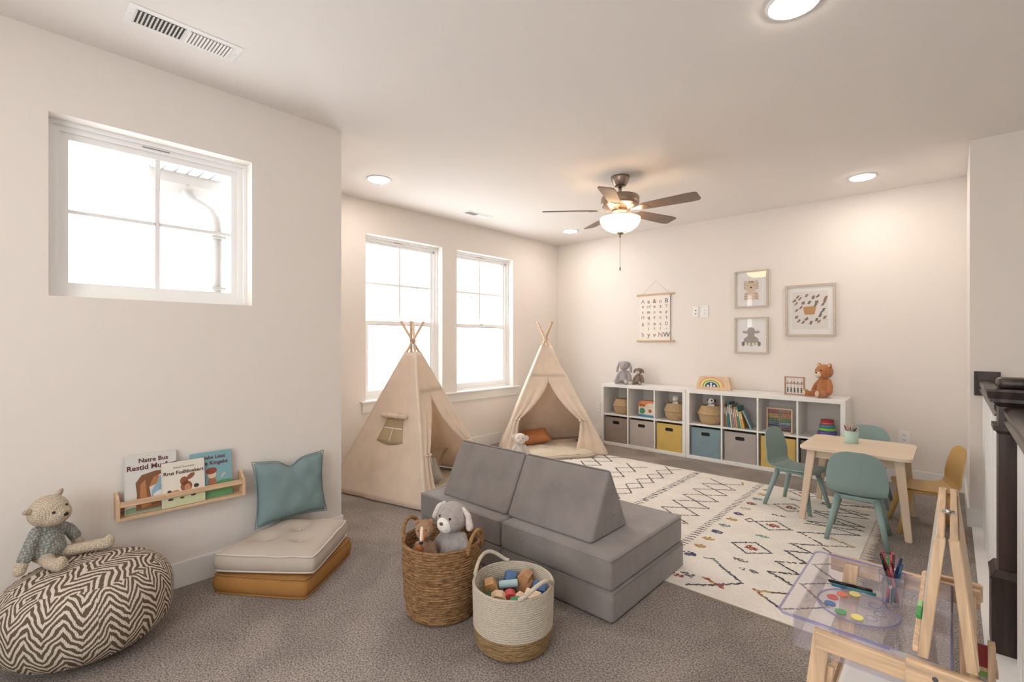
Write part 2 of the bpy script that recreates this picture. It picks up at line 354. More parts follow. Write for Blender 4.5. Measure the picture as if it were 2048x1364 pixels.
# ================================================================== ceiling fixtures
M_lamp = emis('lamp_disc_glow', '#fff5ea', DOWNLIGHT)
def downlight(x, y, label):
    t = thing('recessed_light', label, 'ceiling light', (x, y, HC), group='recessed ceiling lights')
    bm = B(); lathe(bm, [(.08, -.004), (.086, -.009), (.103, -.007), (.108, 0)], 48); 
    o = obj('trim_ring', bm, M_trim, t)
    bm = B(); prism(bm, ell(0, 0, .084, .084, 40), -.0125, -.0095); obj('diffuser', bm, M_lamp, t)
downlight(-3.70, 2.29, 'round recessed ceiling light above the left teepee and taller window')
downlight(-3.62, 5.04, 'small far recessed ceiling light near the room corner behind the fan')
downlight(-.57, 5.09, 'recessed ceiling light at right above the framed prints')
downlight(-.49, 2.28, 'large near recessed ceiling light cut by the top edge of the photo')
downlight(-.49, -.55, 'added fill light in the ceiling behind the camera, out of view')  # this lamp and the next are unseen, added to brighten the near walls
downlight(-2.0, -1.0, 'second added fill light in the ceiling, further behind the camera, out of view')
def vent(x0, x1, y0, y1, label, ns):
    t = thing('ceiling_vent', label, 'vent', ((x0+x1)/2, (y0+y1)/2, HC)); w, d = (x1-x0)/2, (y1-y0)/2
    bm = B(); box(bm, -w, w, -d, d, -.0035, 0); bevel(bm, .001, 1); obj('face_plate', bm, M_trim, t)
    bm = B(); box(bm, -w+.028, w-.032, -d+.03, -.012, -.0042, -.0036)
    obj('dark_opening', bm, mat('vent_dark', '#4a4440', .8), t)
    bm = B(); box(bm, -w+.028, w-.032, .008, d-.045, -.0042, -.0036)
    obj('light_opening', bm, mat('vent_mid', '#a79c93', .8), t)
    bm = B()
    for half, (a, b) in enumerate(((-d+.03, -.012), (.008, d-.045))):
        for k in range(ns+1):
            yy = a+(b-a)*k/ns; M = Matrix.Translation((0, yy, -.007)) @ Matrix.Rotation(.5 if half == 0 else -.5, 4, 'X')
            box(bm, -w+.028, w-.032, -.0035, .0035, -.0012, .0012, M)
    obj('louver', bm, M_trim, t)
    for s in (-1, 1): bm = B(); cone(bm, (0, s*(d-.014), -.0055), (0, s*(d-.014), -.003), .004, n=10); obj('screw', bm, M_trim, t)
vent(-2.70, -2.53, .385, .825, 'large white rectangular ceiling vent above the small window', 12)
vent(-4.0, -3.86, 3.50, 3.87, 'small white ceiling vent between the two tall windows and the fan', 9)
# ------------------------------------------------------------------ ceiling fan
M_nickel = mat('brushed_nickel', '#a08b7c', .32, metal=.9, var=.08, vscale=30, stretch=(1, 1, .1))
M_blade = mat('fan_blade_brown', '#8c7669', .5, var=.12, vscale=12)
t = thing('ceiling_fan', 'brushed nickel ceiling fan with five brown blades and a lit glass bowl', 'ceiling fan', (-2.114, 3.674, HC))
z = lambda a: a-HC
bm = B(); lathe(bm, [(.078, 0), (.08, -.01), (.076, -.03), (.055, -.075), (.05, -.082), (.028, -.088)], 40); obj('canopy', bm, M_nickel, t)
bm = B(); cone(bm, (0, 0, -.085), (0, 0, z(2.585)), .014, n=20); obj('downrod', bm, M_nickel, t)
bm = B(); lathe(bm, [(.018, z(2.61)), (.028, z(2.597)), (.03, z(2.578))], 24); obj('coupling', bm, M_nickel, t)
bm = B(); lathe(bm, [(.03, z(2.578)), (.12, z(2.576)), (.155, z(2.566)), (.163, z(2.55)), (.163, z(2.50)), (.155, z(2.487)), (.12, z(2.478)), (.1, z(2.46)), (.07, z(2.455))], 48); obj('motor_housing', bm, M_nickel, t)
bm = B(); lathe(bm, [(.07, z(2.458)), (.065, z(2.43)), (.055, z(2.425)), (.055, z(2.395)), (.09, z(2.39)), (.1, z(2.382))], 40); obj('light_fitter', bm, M_nickel, t)
def bowl_mat():
    m = bpy.data.materials.new('frosted_glass_bowl'); m.use_nodes = True; nt = m.node_tree; nt.nodes.remove(nt.nodes['Principled BSDF'])
    tr = nt.nodes.new('ShaderNodeBsdfTranslucent'); tr.inputs[0].default_value = (.95, .85, .7, 1)
    d = nt.nodes.new('ShaderNodeBsdfDiffuse'); d.inputs[0].default_value = (.9, .8, .68, 1)
    a = nt.nodes.new('ShaderNodeMixShader'); a.inputs[0].default_value = .4; nt.links.new(tr.outputs[0], a.inputs[1]); nt.links.new(d.outputs[0], a.inputs[2])
    e = nt.nodes.new('ShaderNodeEmission'); e.inputs[0].default_value = (1, .78, .52, 1); e.inputs[1].default_value = .12
    s = nt.nodes.new('ShaderNodeAddShader'); nt.links.new(a.outputs[0], s.inputs[0]); nt.links.new(e.outputs[0], s.inputs[1])
    nt.links.new(s.outputs[0], nt.nodes['Material Output'].inputs[0]); return m
prof = [(.172*math.cos(a), z(2.378)-.125*math.sin(a)) for a in [PI/2*i/12 for i in range(12)]]+[(.012, z(2.378)-.125)]
bm = B(); lathe(bm, prof+[(r*.97, zz+.003) for r, zz in prof[::-1]], 48, closed=True); obj('glass_bowl', bm, bowl_mat(), t)
bm = B(); lathe(bm, [(.035, z(2.259)), (.03, z(2.247)), (.012, z(2.24)), (.008, z(2.228)), (.011, z(2.222)), (.004, z(2.213))], 20); obj('finial', bm, M_nickel, t)
bm = B()
for k in range(70): ball(bm, (0, 0, z(2.212)-.0036*k), .0021, 6)
obj('pull_chain', bm, mat('chain_metal', '#8b7767', .3, metal=.8), t)
bm = B(); lathe(bm, [(.002, z(1.962)), (.006, z(1.95)), (.0065, z(1.935)), (.002, z(1.925))], 12); obj('chain_pull', bm, M_blade, t)
for k in range(5):
    a = math.radians(3+72*k); M = Matrix.Rotation(a, 4, 'Z') @ Matrix.Translation((0, 0, z(2.448))) @ Matrix.Rotation(math.radians(-13), 4, 'X')
    pts = [(.20, -.045), (.24, -.055), (.60, -.068), (.655, -.066), (.672, -.05), (.672, .045), (.655, .064), (.60, .068), (.24, .055), (.20, .045)]
    bm = B(); prism(bm, pts, -.004, .004); [setattr(v, 'co', M @ v.co) for v in bm.verts]; bevel(bm, .0015, 1)
    bl = obj('blade', bm, M_blade, t)
    bm = B(); prism(bm, [(.08, -.012), (.15, -.014), (.19, -.035), (.25, -.04), (.27, -.03), (.25, 0), (.27, .03), (.25, .04), (.19, .035), (.15, .014), (.08, .012)], -.0085, -.0045)
    [setattr(v, 'co', M @ v.co) for v in bm.verts]; bevel(bm, .001, 1); obj('blade_iron', bm, M_nickel, t)
for k in range(2):
    ld = bpy.data.lights.new('bulb', 'POINT'); ld.energy = BULB_W; ld.color = (1, .86, .70); ld.shadow_soft_size = .022
    lo = bpy.data.objects.new('bulb', ld); C.objects.link(lo); lo.parent = t; lo.location = (.07*(1-2*k)*.74, .07*(1-2*k)*.68, z(2.33))
# ================================================================== wall things
M_frame = mat('frame_oak', '#cbbba6', .5, var=.08, vscale=30); M_mat = mat('mount_board', '#f1eeec', .7); M_pg = clear('picture_glass', '#ffffff', .1, .01)
def picture(label, x0, x1, z0, z1, paper, fw=.017):
    w, h = (x1-x0)/2, (z1-z0)/2; t = thing('framed_print', label, 'picture', ((x0+x1)/2, YB, (z0+z1)/2), group='framed prints on the back wall')
    bm = B(); box(bm, -w, w, -.025, -.001, h-fw, h); box(bm, -w, w, -.025, -.001, -h, -h+fw); box(bm, -w, -w+fw, -.025, -.001, -h+fw, h-fw); box(bm, w-fw, w, -.025, -.001, -h+fw, h-fw); obj('frame', bm, M_frame, t)
    bm = B(); box(bm, -w+fw, w-fw, -.009, -.001, -h+fw, h-fw); obj('mount', bm, M_mat, t)
    pw, ph = w-fw-.045, h-fw-.05
    bm = B(); box(bm, -pw, pw, -.0095, -.009, -ph, ph); p = obj('paper', bm, mat('print_'+paper, paper, .8), t)
    bm = B(); box(bm, -w+fw, w-fw, -.0225, -.021, -h+fw, h-fw); obj('glass', bm, M_pg, t)
    return t, pw, ph
def shp(bm, pts, k=0, y=-.0096): prism(bm, pts, y-.0005-.0003*k, y, 'y')
def art(t, name, col, shapes, k=0):
    bm = B(); [shp(bm, s, k, -.0096-.00004*q_) for q_, s in enumerate(shapes)]; return obj(name, bm, mat('ink_'+col, col, .8), t)
t, pw, ph = picture('upper small framed print of a striped tan tiger cub', -1.813, -1.467, 1.690, 2.098, '#ece6e3')
art(t, 'tiger_body', '#dcc3a6', [[(-.075, -.118), (.075, -.118), (.07, -.06), (.055, -.03), (-.055, -.03), (-.07, -.06)], ell(0, .03, .072, .062, 24), ell(-.055, .078, .02, .02), ell(.055, .078, .02, .02)])
art(t, 'tiger_stripe', '#8d7460', [[(x, z_), (x+s*.024, z_+.005), (x, z_+.009)] for s, x in ((1, -.074), (-1, .074)) for z_ in (.0, .02, .04, .058)]+[[(x, z_), (x+s*.035, z_+.004), (x, z_+.008)] for s, x in ((1, -.068), (-1, .068)) for z_ in (-.06, -.085, -.108)]+[[(-.008+q, .09), (q, .06), (.008+q, .09)] for q in (-.02, 0, .02)], 1)
art(t, 'tiger_face', '#2a211d', [ell(0, .018, .011, .009), ell(-.032, .04, .004, .005), ell(.032, .04, .004, .005)], 2)
t, pw, ph = picture('lower small framed print of a grey lamb', -1.813, -1.467, 1.180, 1.582, '#efecef')
art(t, 'lamb_body', '#a79d92', [ell(0, -.06, .078, .055, 24), ell(0, .04, .042, .05, 24), ell(0, .0, .035, .05, 20), ell(-.062, .035, .028, .015, 14, -.15), ell(.062, .035, .028, .015, 14, .15), [(-.03, -.12), (.03, -.12), (.03, -.05), (-.03, -.05)]])
art(t, 'lamb_hoof', '#7d7a6c', [ell(-.082, -.095, .017, .026), ell(.082, -.095, .017, .026)], 1)
art(t, 'lamb_wool', '#efe6c9', [ell(-.055, -.095, .012, .02), ell(-.018, -.1, .011, .02), ell(.022, -.1, .011, .02), ell(.056, -.097, .013, .018)], 2)
t, pw, ph = picture('large framed nature print with an ochre basket in the centre', -1.302, -.853, 1.368, 1.902, '#e6e0dc', .02)
art(t, 'ochre_basket', '#c98f4e', [[(-.045, -.045), (.04, -.045), (.058, .03), (.045, .04), (-.05, .038), (-.06, .02)]])
r_ = random.Random(3)
sp = [(-.11, .14), (-.03, .15), (.07, .14), (-.125, .07), (-.06, .075), (-.005, .08), (.06, .08), (.115, .055), (.12, .0), (-.12, .0), (-.12, -.07), (.09, -.06), (.13, -.08), (-.06, -.125), (.01, -.13), (.08, -.12), (-.09, .12), (.1, -.03), (.14, .12), (-.08, .03), (.06, -.10), (-.03, -.09), (.03, .13), (-.14, .10), (.13, .09), (-.1, -.11), (.05, .05)]
for nm, col, sel in (('brown_leaf', '#9a7355', sp[0::3]), ('mauve_flower', '#8c7069', sp[1::3]), ('green_twig', '#75705f', sp[2::3])):
    art(t, nm, col, [q for (x, zz) in sel for q in (ell(x, zz, r_.uniform(.009, .02), r_.uniform(.006, .013), 9, r_.uniform(0, 3)), ell(x+.008, zz+.011, .007, .012, 8, r_.uniform(0, 3)), ell(x-.009, zz-.009, .005, .009, 7, r_.uniform(0, 3)))], 1)
# alphabet poster
t = thing('hanging_poster', 'cream alphabet poster hung from two wooden rods by a string', 'poster', (-2.775, YB, 1.615))
for zz in (.293, -.297):
    bm = B(); box(bm, -.25, .25, -.026, -.004, zz-.011, zz+.011); bevel(bm, .003, 2); obj('rod', bm, mat('rod_wood', '#cba883', .55, var=.1, vscale=12, stretch=(.1, 1, 1)), t)
bm = B(); box(bm, -.21, .20, -.016, -.0145, -.29, .286); obj('sheet', bm, mat('poster_paper', '#f2e8dc', .8), t)
bm = B(); tube(bm, [(-.19, -.006, .30), (0, -.003, .468), (.19, -.006, .30)], .0013, 6); obj('string', bm, mat('string_cream', '#cfc4b6', .8), t)
cols = ['#5d6b6b', '#bd9a90', '#8a7c74', '#a9a29a']; k = 0
for row, s, sz in ((.185, ['A', 'a', '&', 'o', 'B'], .075), (.125, ['v', 'cd', 'e', 's', 'Y'], .06), (.055, ['c', 'm', 'n', 'o', 'p'], .055), (-.015, ['H', 'q', 'r', 's', 't'], .062), (-.095, ['g', 'h', 'o', 'c', 'D'], .058), (-.15, ['.', 'j', 'k', 'l', '-'], .045), (-.245, ['h', 'y', 'v', 'N', 'W'], .085)):
    for i, ch in enumerate(s):
        k += 1; text(ch, sz, -.165+.08*i, row, mat('ink_'+cols[(k*7+k//3) % 4], cols[(k*7+k//3) % 4], .8), t, 'letter', y=-.0168, bold=.0012)
# outlets and switch plates
def plate(name, label, cat, x, zz, y=YB, w=.035, h=.058, kind='outlet'):
    t = thing(name, label, cat, (x, y, zz)); bm = B(); prism(bm, rrect(-w, w, -h, h, .006), -.0065, -.0005, 'y'); obj('cover_plate', bm, M_trim, t)
    if kind == 'outlet':
        for s in (-1, 1):
            bm = B(); prism(bm, rrect(-.017, .017, s*.022-.015, s*.022+.015, .008), -.009, -.0065, 'y'); f = obj('socket', bm, M_trim, t)
            bm = B(); box(bm, -.008, -.005, -.0095, -.009, s*.022-.003, s*.022+.006); box(bm, .005, .008, -.0095, -.009, s*.022-.003, s*.022+.006); cone(bm, (0, -.0095, s*.022-.008), (0, -.009, s*.022-.008), .003, n=8); obj('slot', bm, M_dark, f)
    else:
        bm = B(); prism(bm, rrect(-.017, .017, -.035, .035, .004), -.0085, -.0065, 'y'); f = obj('insert', bm, M_vinyl, t)
        bm = B()
        for s in (-1, 1): cone(bm, (.004, -.0105, s*.018-.004), (.004, -.0085, s*.018-.004), .007 if kind == 'jack' else .008, n=14)
        obj('jack', bm, M_dark if kind == 'jack' else mat('jack_grey', '#c9c2bc', .5), f)
plate('wall_plate', 'narrow white wall plate with two black jacks beside the poster', 'wall plate', -2.262, 1.668, h=.066, w=.038, kind='jack')
plate('wall_plate', 'white wall plate with two pale jacks right of the one with black jacks', 'wall plate', -2.158, 1.668, h=.07, w=.048, kind='pale')
plate('power_outlet', 'white power outlet low on the back wall right of the play table', 'outlet', -.325, .427, h=.062, w=.043)
plate('power_outlet', 'white power outlet low on the back wall between the far teepee and shelves', 'outlet', -3.62, .40)
# ------------------------------------------------------------------ picture ledge and its three books (left wall)
t = thing('picture_ledge', 'pale wooden picture ledge with a front bar on the left wall', 'shelf', (XL, .687, .44), PI/2)
L = .272
bm = B(); box(bm, -L, L, -.085, -.001, 0, .014); obj('bottom_board', bm, M_pineh, t)
bm = B(); box(bm, -L, L, -.014, -.001, .014, .075); obj('back_board', bm, M_pineh, t)
for s in (-1, 1):
    bm = B(); x0, x1 = (-L-.014, -L) if s < 0 else (L, L+.014)
    prism(bm, [(-.001, 0), (-.001, .125), (-.03, .135), (-.05, .118), (-.06, .10), (-.085, .098), (-.085, 0)], x0, x1, 'x'); bevel(bm, .0015, 1); obj('end_bracket', bm, M_pine, t)
bm = B(); box(bm, -L, L, -.086, -.072, .066, .092); bevel(bm, .002, 1); obj('front_bar', bm, M_pineh, t)
def book_face(label, yc, w, h, off, col, tilt, dep_=.016, edge='#f2ece0'):
    """picture book standing on the ledge, cover facing the room; local origin at the cover's bottom centre"""
    t = thing('picture_book', label, 'book', (XL+.0145+off, yc, .4545), 0, 'picture books on the ledge', rot=(0, 0, 0))
    t.rotation_euler = (Matrix.Rotation(PI/2, 4, 'Z') @ Matrix.Rotation(-tilt, 4, 'X')).to_euler()
    bm = B(); box(bm, -w/2, w/2, -dep_, -dep_+.0025, 0, h); box(bm, -w/2, w/2, -.0025, 0, 0, h); box(bm, -w/2-.001, -w/2+.003, -dep_, 0, 0, h); bevel(bm, .0008, 1); cv = obj('cover', bm, mat('cover_'+col, col, .35), t)
    bm = B(); box(bm, -w/2+.003, w/2-.003, -dep_+.0026, -.0026, .003, h-.003); obj('pages', bm, mat('pages', edge, .8), t)
    return t, cv, -dep_
def onbook(cv, y, name, col, shapes, k=0):
    bm = B()
    for s in shapes: prism(bm, s, y-.0005-.00035*k, y, 'y')
    return obj(name, bm, mat('ink_'+col, col, .6), cv)
def cl(pts, w, h): return [(max(-w/2+.002, min(w/2-.002, a)), max(.002, min(h-.002, b))) for a, b in pts]
t, cv, y = book_face('white picture book with a brown tree trunk and badger on its cover, left of three', .545, .216, .285, .026, '#dcdad6', .09)
text('Natre Bus', .030, .01, .248, mat('title_red', '#6a2f33', .6), cv, 'title', y-.0008, .0007); text('Restid Mugfurt', .035, .005, .212, mat('title_red', '#6a2f33', .6), cv, 'title', y-.0008, .0008)
onbook(cv, y, 'grass_patch', '#7d9a76', [[(-.105, .003), (.105, .003), (.105, .03), (.0, .038), (-.105, .03)]])
onbook(cv, y, 'blue_ground', '#8fb5cc', [[(.0, .03), (.105, .03), (.105, .15), (.04, .17), (.0, .1)]])
onbook(cv, y, 'tree_trunk', '#8a5730', [[(-.065, .012), (.035, .012), (.06, .03), (.0, .05), (-.01, .12), (.03, .175), (.075, .192), (.02, .198), (-.04, .185), (-.065, .15), (-.06, .09)]], 1)
onbook(cv, y, 'tree_light_bark', '#bd7c40', [[(-.04, .02), (0, .03), (-.02, .08), (-.025, .16), (-.045, .14), (-.05, .06)], [(-.01, .12), (.02, .13), (.035, .17), (.01, .17)]], 2)
onbook(cv, y, 'badger', '#efe9df', [ell(.055, .14, .015, .022, 12, -.5), ell(.035, .08, .03, .016, 12, .3)], 3)
onbook(cv, y, 'dark_cloth', '#2b3c66', [ell(.07, .095, .026, .012, 12, .2), ell(.05, .15, .005, .008)], 4)
t, cv, y = book_face('cream square picture book with a brown squirrel on its cover, front middle', .68, .19, .228, .050, '#ebe3d4', .10)
text('Aenuo Tauoment', .013, -.0, .196, mat('title_grey', '#8a7a70', .6), cv, 'title', y-.0008); text('Rrus Fodhlonkert', .025, .0, .165, mat('title_brown', '#5a3b33', .6), cv, 'title', y-.0008, .0006)
onbook(cv, y, 'meadow', '#cdd0a0', [[(-.093, .002), (.093, .002), (.093, .045), (0, .055), (-.093, .04)]])
onbook(cv, y, 'squirrel', '#9c5b33', [ell(.01, .095, .026, .028), ell(.0, .125, .018, .022), ell(.03, .145, .022, .012, 12, .7), ell(-.05, .07, .025, .01, 12, .2)], 1)
onbook(cv, y, 'squirrel_belly', '#c98b5b', [ell(.015, .088, .014, .018), ell(-.035, .075, .015, .01)], 2)
onbook(cv, y, 'small_animals', '#4b3a36', [ell(.055, .09, .012, .01), ell(-.065, .08, .009, .008), ell(.04, .045, .012, .006), ell(-.01, .04, .01, .005), ell(-.06, .04, .012, .006)], 3)
t, cv, y = book_face('blue and green picture book with a red-capped child on its cover, right of three', .815, .20, .250, .026, '#7fb2bd', .09)
text('Liebe Liezt', .026, .01, .212, mat('title_wine', '#6d3a44', .6), cv, 'title', y-.0008, .0006); text('tore Kingabs', .029, .005, .180, mat('title_wine', '#6d3a44', .6), cv, 'title', y-.0008, .0007)
onbook(cv, y, 'green_field', '#5d9a5c', [[(-.098, .002), (.098, .002), (.098, .085), (.05, .09), (0, .075), (-.098, .06)]])
onbook(cv, y, 'child_face', '#e8c7a6', [ell(.0, .125, .021, .02), ell(.055, .115, .018, .004, 10, .9)], 1)
onbook(cv, y, 'red_cap', '#9c4632', [ell(-.002, .146, .027, .018, 16, .1)], 2)
onbook(cv, y, 'child_clothes', '#b06f45', [[(-.025, .055), (.025, .055), (.018, .105), (-.015, .105)], ell(.0, .06, .035, .012)], 2)
# ================================================================== right side: newel post and rails
t = thing('newel_post', 'dark stained square newel post with moulded cap at the stair opening', 'newel post', (.21, 2.93, .012))
def sq(bm, w, z0, z1, w2=None):
    w2 = w2 or w; a = [bm.verts.new((sx*w, sy*w, z0)) for sx, sy in ((-1, -1), (1, -1), (1, 1), (-1, 1))]; b = [bm.verts.new((sx*w2, sy*w2, z1)) for sx, sy in ((-1, -1), (1, -1), (1, 1), (-1, 1))]
    bm.faces.new(a[::-1]); bm.faces.new(b); [bm.faces.new([a[i], a[(i+1) % 4], b[(i+1) % 4], b[i]]) for i in range(4)]
bm = B(); sq(bm, .088, 0, .31); obj('base_block', bm, M_stain, t)
bm = B(); sq(bm, .092, .31, .318); sq(bm, .09, .318, .345, .074); obj('base_moulding', bm, M_stain, t)
bm = B(); sq(bm, .066, .345, 1.04); obj('shaft', bm, M_stain, t)
bm = B(); sq(bm, .067, .915, .93, .078); sq(bm, .082, .93, .95); obj('collar', bm, M_stain, t)
bm = B(); sq(bm, .067, 1.03, 1.05, .085); sq(bm, .092, 1.05, 1.065); sq(bm, .098, 1.065, 1.095, .104); sq(bm, .104, 1.095, 1.105); obj('cap_moulding', bm, M_stain, t)
bm = rbox(-.07, .07, -.07, .07, 1.105, 1.150, .018, 4); soft(obj('cap', bm, M_stain, t))
def rail(label, y0, y1, x, zt, hw, nb, bal_label):
    t = thing('stair_handrail', label, 'handrail', (x, y0, 0))
    pf = [(-.034, zt-.062), (-.026, zt-.048), (-.034, zt-.03), (-.034, zt-.012), (-.024, zt-.002), (0, zt), (.024, zt-.002), (.034, zt-.012), (.034, zt-.03), (.026, zt-.048), (.034, zt-.062)]
    bm = B(); prism(bm, [(a, b) for a, b in pf], 0, y1-y0, 'y'); [setattr(v.co, 'x', v.co.x*hw/.034) for v in bm.verts]; soft(obj('grip', bm, M_stainh, t), 50)
    for k in range(nb):
        yy = (k+.5)/nb*(y1-y0)
        b_ = B(); box(b_, -.016, .016, yy-.016, yy+.016, .012, zt-.0621); bevel(b_, .002, 1); obj('baluster', b_, M_trim, t)
rail('dark stained handrail on white balusters between the newel post and the wall', 3.035, YR-.02, .172, 1.045, .034, 12, '')
rail('dark stained handrail on white balusters at the right edge nearer the camera', .35, 2.838, .209, 1.045, .053, 21, '')
t = thing('rail_rosette', 'dark stained square wooden rosette where the handrail meets the wall', 'rosette', (.18, YR, 1.02))
bm = B(); box(bm, -.066, .066, -.02, -.001, -.085, .085); bevel(bm, .004, 2); obj('block', bm, M_stain, t)
# ================================================================== cube shelving along the back wall
def kallax(label, x0, n, cw, t_=.038, d=.386, H=.77):
    W = 2*t_+n*cw+(n-1)*.016; t = thing('cube_shelf', label, 'shelf', (x0, YB-.016-d, 0))
    z1 = t_; z2 = H-t_; zm = (z1+z2)/2
    bm = B(); box(bm, 0, W, 0, d, H-t_, H); bevel(bm, .002, 1); obj('top_panel', bm, M_white, t)
    bm = B(); box(bm, 0, W, 0, d, 0, t_); bevel(bm, .002, 1); obj('bottom_panel', bm, M_white, t)
    for a in (0, W-t_):
        bm = B(); box(bm, a, a+t_, 0, d, t_, H-t_); obj('side_panel', bm, M_white, t)
    xs = []
    for i in range(n):
        a = t_+i*(cw+.016); xs.append(x0+a)
        if i:
            bm = B(); box(bm, a-.016, a, .003, d, t_, H-t_); obj('divider', bm, M_white, t)
    bm = B(); 
    for i in range(n): box(bm, t_+i*(cw+.016), t_+i*(cw+.016)+cw, .004, d, zm-.008, zm+.008)
    obj('middle_shelf', bm, M_white, t)
    return xs, W
YF = YB-.016-.386     # shelf front plane
KL, WL = kallax('three-column white cube shelf at left along the back wall', -3.327, 3, .334)
KR, WR = kallax('four-column white cube shelf at right along the back wall', -3.327+WL+.004, 4, .342)
ZS = (0.038+.77-.038)/2+.008   # top of the middle shelf
cw = .334
def bin_(x0, cw, col, label):
    w = cw-.03; t = thing('storage_bin', label, 'storage bin', (x0+cw/2+.006, YF+.012, .038), 0, 'fabric bins in the lower cubes')
    m = weave('bin_cloth_'+col, col, 300, .4, dirs='XZZ'); h = .315; hw = w/2
    bm = B(); zs0, zs1 = h-.078, h-.048; sx = .042   # front with a hand slot
    for a, b, c, d_ in ((-hw, hw, 0, zs0), (-hw, hw, zs1, h), (-hw, -sx, zs0, zs1), (sx, hw, zs0, zs1)): box(bm, a, b, 0, .006, c, d_)
    box(bm, -hw, -hw+.006, .006, .34, 0, h); box(bm, hw-.006, hw, .006, .34, 0, h); box(bm, -hw, hw, .334, .34, 0, h); box(bm, -hw+.006, hw-.006, .006, .334, 0, .006)
    obj('box', bm, m, t)
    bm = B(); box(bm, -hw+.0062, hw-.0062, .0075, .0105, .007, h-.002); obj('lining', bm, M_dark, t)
    bm = B(); o_ = rrect(-sx-.004, sx+.004, zs0-.004, zs1+.004, .014, 5); i_ = rrect(-sx+.004, sx-.004, zs0+.004, zs1-.004, .011, 5)
    A_ = [bm.verts.new((a, -.0015, b)) for a, b in o_]; D_ = [bm.verts.new((a, -.0015, b)) for a, b in i_]
    n = len(A_); [bm.faces.new([A_[i], A_[(i+1) % n], D_[(i+1) % n], D_[i]]) for i in range(n)]
    g = bmesh.ops.extrude_face_region(bm, geom=bm.faces[:]); [setattr(v, 'co', v.co+Vector((0, .003, 0))) for v in g['geom'] if isinstance(v, bmesh.types.BMVert)]
    obj('handle_rim', bm, M_dark, t)
    bm = B(); box(bm, -hw, hw, 0, .004, h, h+.004); box(bm, -hw, -hw+.004, .004, .34, h, h+.004); box(bm, hw-.004, hw, .004, .34, h, h+.004); obj('top_binding', bm, M_dark, t)
bin_(KL[0], .334, '#a08f84', 'taupe fabric bin in the leftmost lower cube')
bin_(KL[1], .334, '#c9beb4', 'light beige fabric bin in the second lower cube from the left')
bin_(KL[2], .334, '#e2bd58', 'mustard yellow fabric bin left of the blue bin')
bin_(KR[0], .342, '#8aa3ac', 'dusty blue fabric bin in the lower cubes')
bin_(KR[1], .342, '#bdb2ab', 'pale greyish beige fabric bin right of the blue bin')
bin_(KR[2], .342, '#e2bd58', 'mustard yellow fabric bin behind the left teal chair')
bin_(KR[3], .342, '#8f8581', 'grey brown fabric bin in the rightmost cube behind the table')
# seagrass belly baskets
def seagrass():
    m = mat('seagrass', '#cba777', .8, var=.25, vscale=70, stretch=(1, 1, 2.2), bump=.8, bscale=110); return m
def belly(x, label, s=1.0):
    t = thing('belly_basket', label, 'basket', (x, YF+.15, ZS), 0, 'seagrass belly baskets in the upper cubes')
    pf = [(.08, .0), (.098, .01), (.114, .05), (.121, .085), (.125, .098), (.134, .106), (.126, .115), (.116, .14), (.100, .175), (.094, .188), (.090, .190), (.090, .183), (.106, .14), (.118, .11), (.1, .02), (.07, .012), (.0, .012)]
    pf = [(r*s, z_*s) for r, z_ in pf]; fine = []
    for i in range(len(pf)-1):
        for j in range(3): fine.append((pf[i][0]+(pf[i+1][0]-pf[i][0])*j/3+.0008*(-1)**j, pf[i][1]+(pf[i+1][1]-pf[i][1])*j/3))
    fine.append(pf[-1])
    bm = B(); lathe(bm, fine, 44, wob=.015); obj('basket_body', bm, seagrass(), t)
    for sg in (-1, 1):
        bm = B(); a0 = 0; pts = []
        for k in range(11):
            u = PI*k/10; pts.append((sg*(.092+.03*math.sin(u))*s, .030*math.cos(u)*s, (.172+.062*math.sin(u))*s))
        tube(bm, pts, .0035, 7); obj('handle', bm, seagrass(), t)
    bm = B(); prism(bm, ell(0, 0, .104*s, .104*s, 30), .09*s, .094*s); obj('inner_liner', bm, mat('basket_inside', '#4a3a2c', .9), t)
    return t
bL = belly(KL[0]+.20, 'empty seagrass belly basket in the leftmost upper cube')
belly(KL[2]+.19, 'seagrass belly basket holding a cream plush, third upper cube from the left', 1.02)
belly(KR[0]+.185, 'seagrass belly basket holding a black and white plush above the blue bin', 1.08)
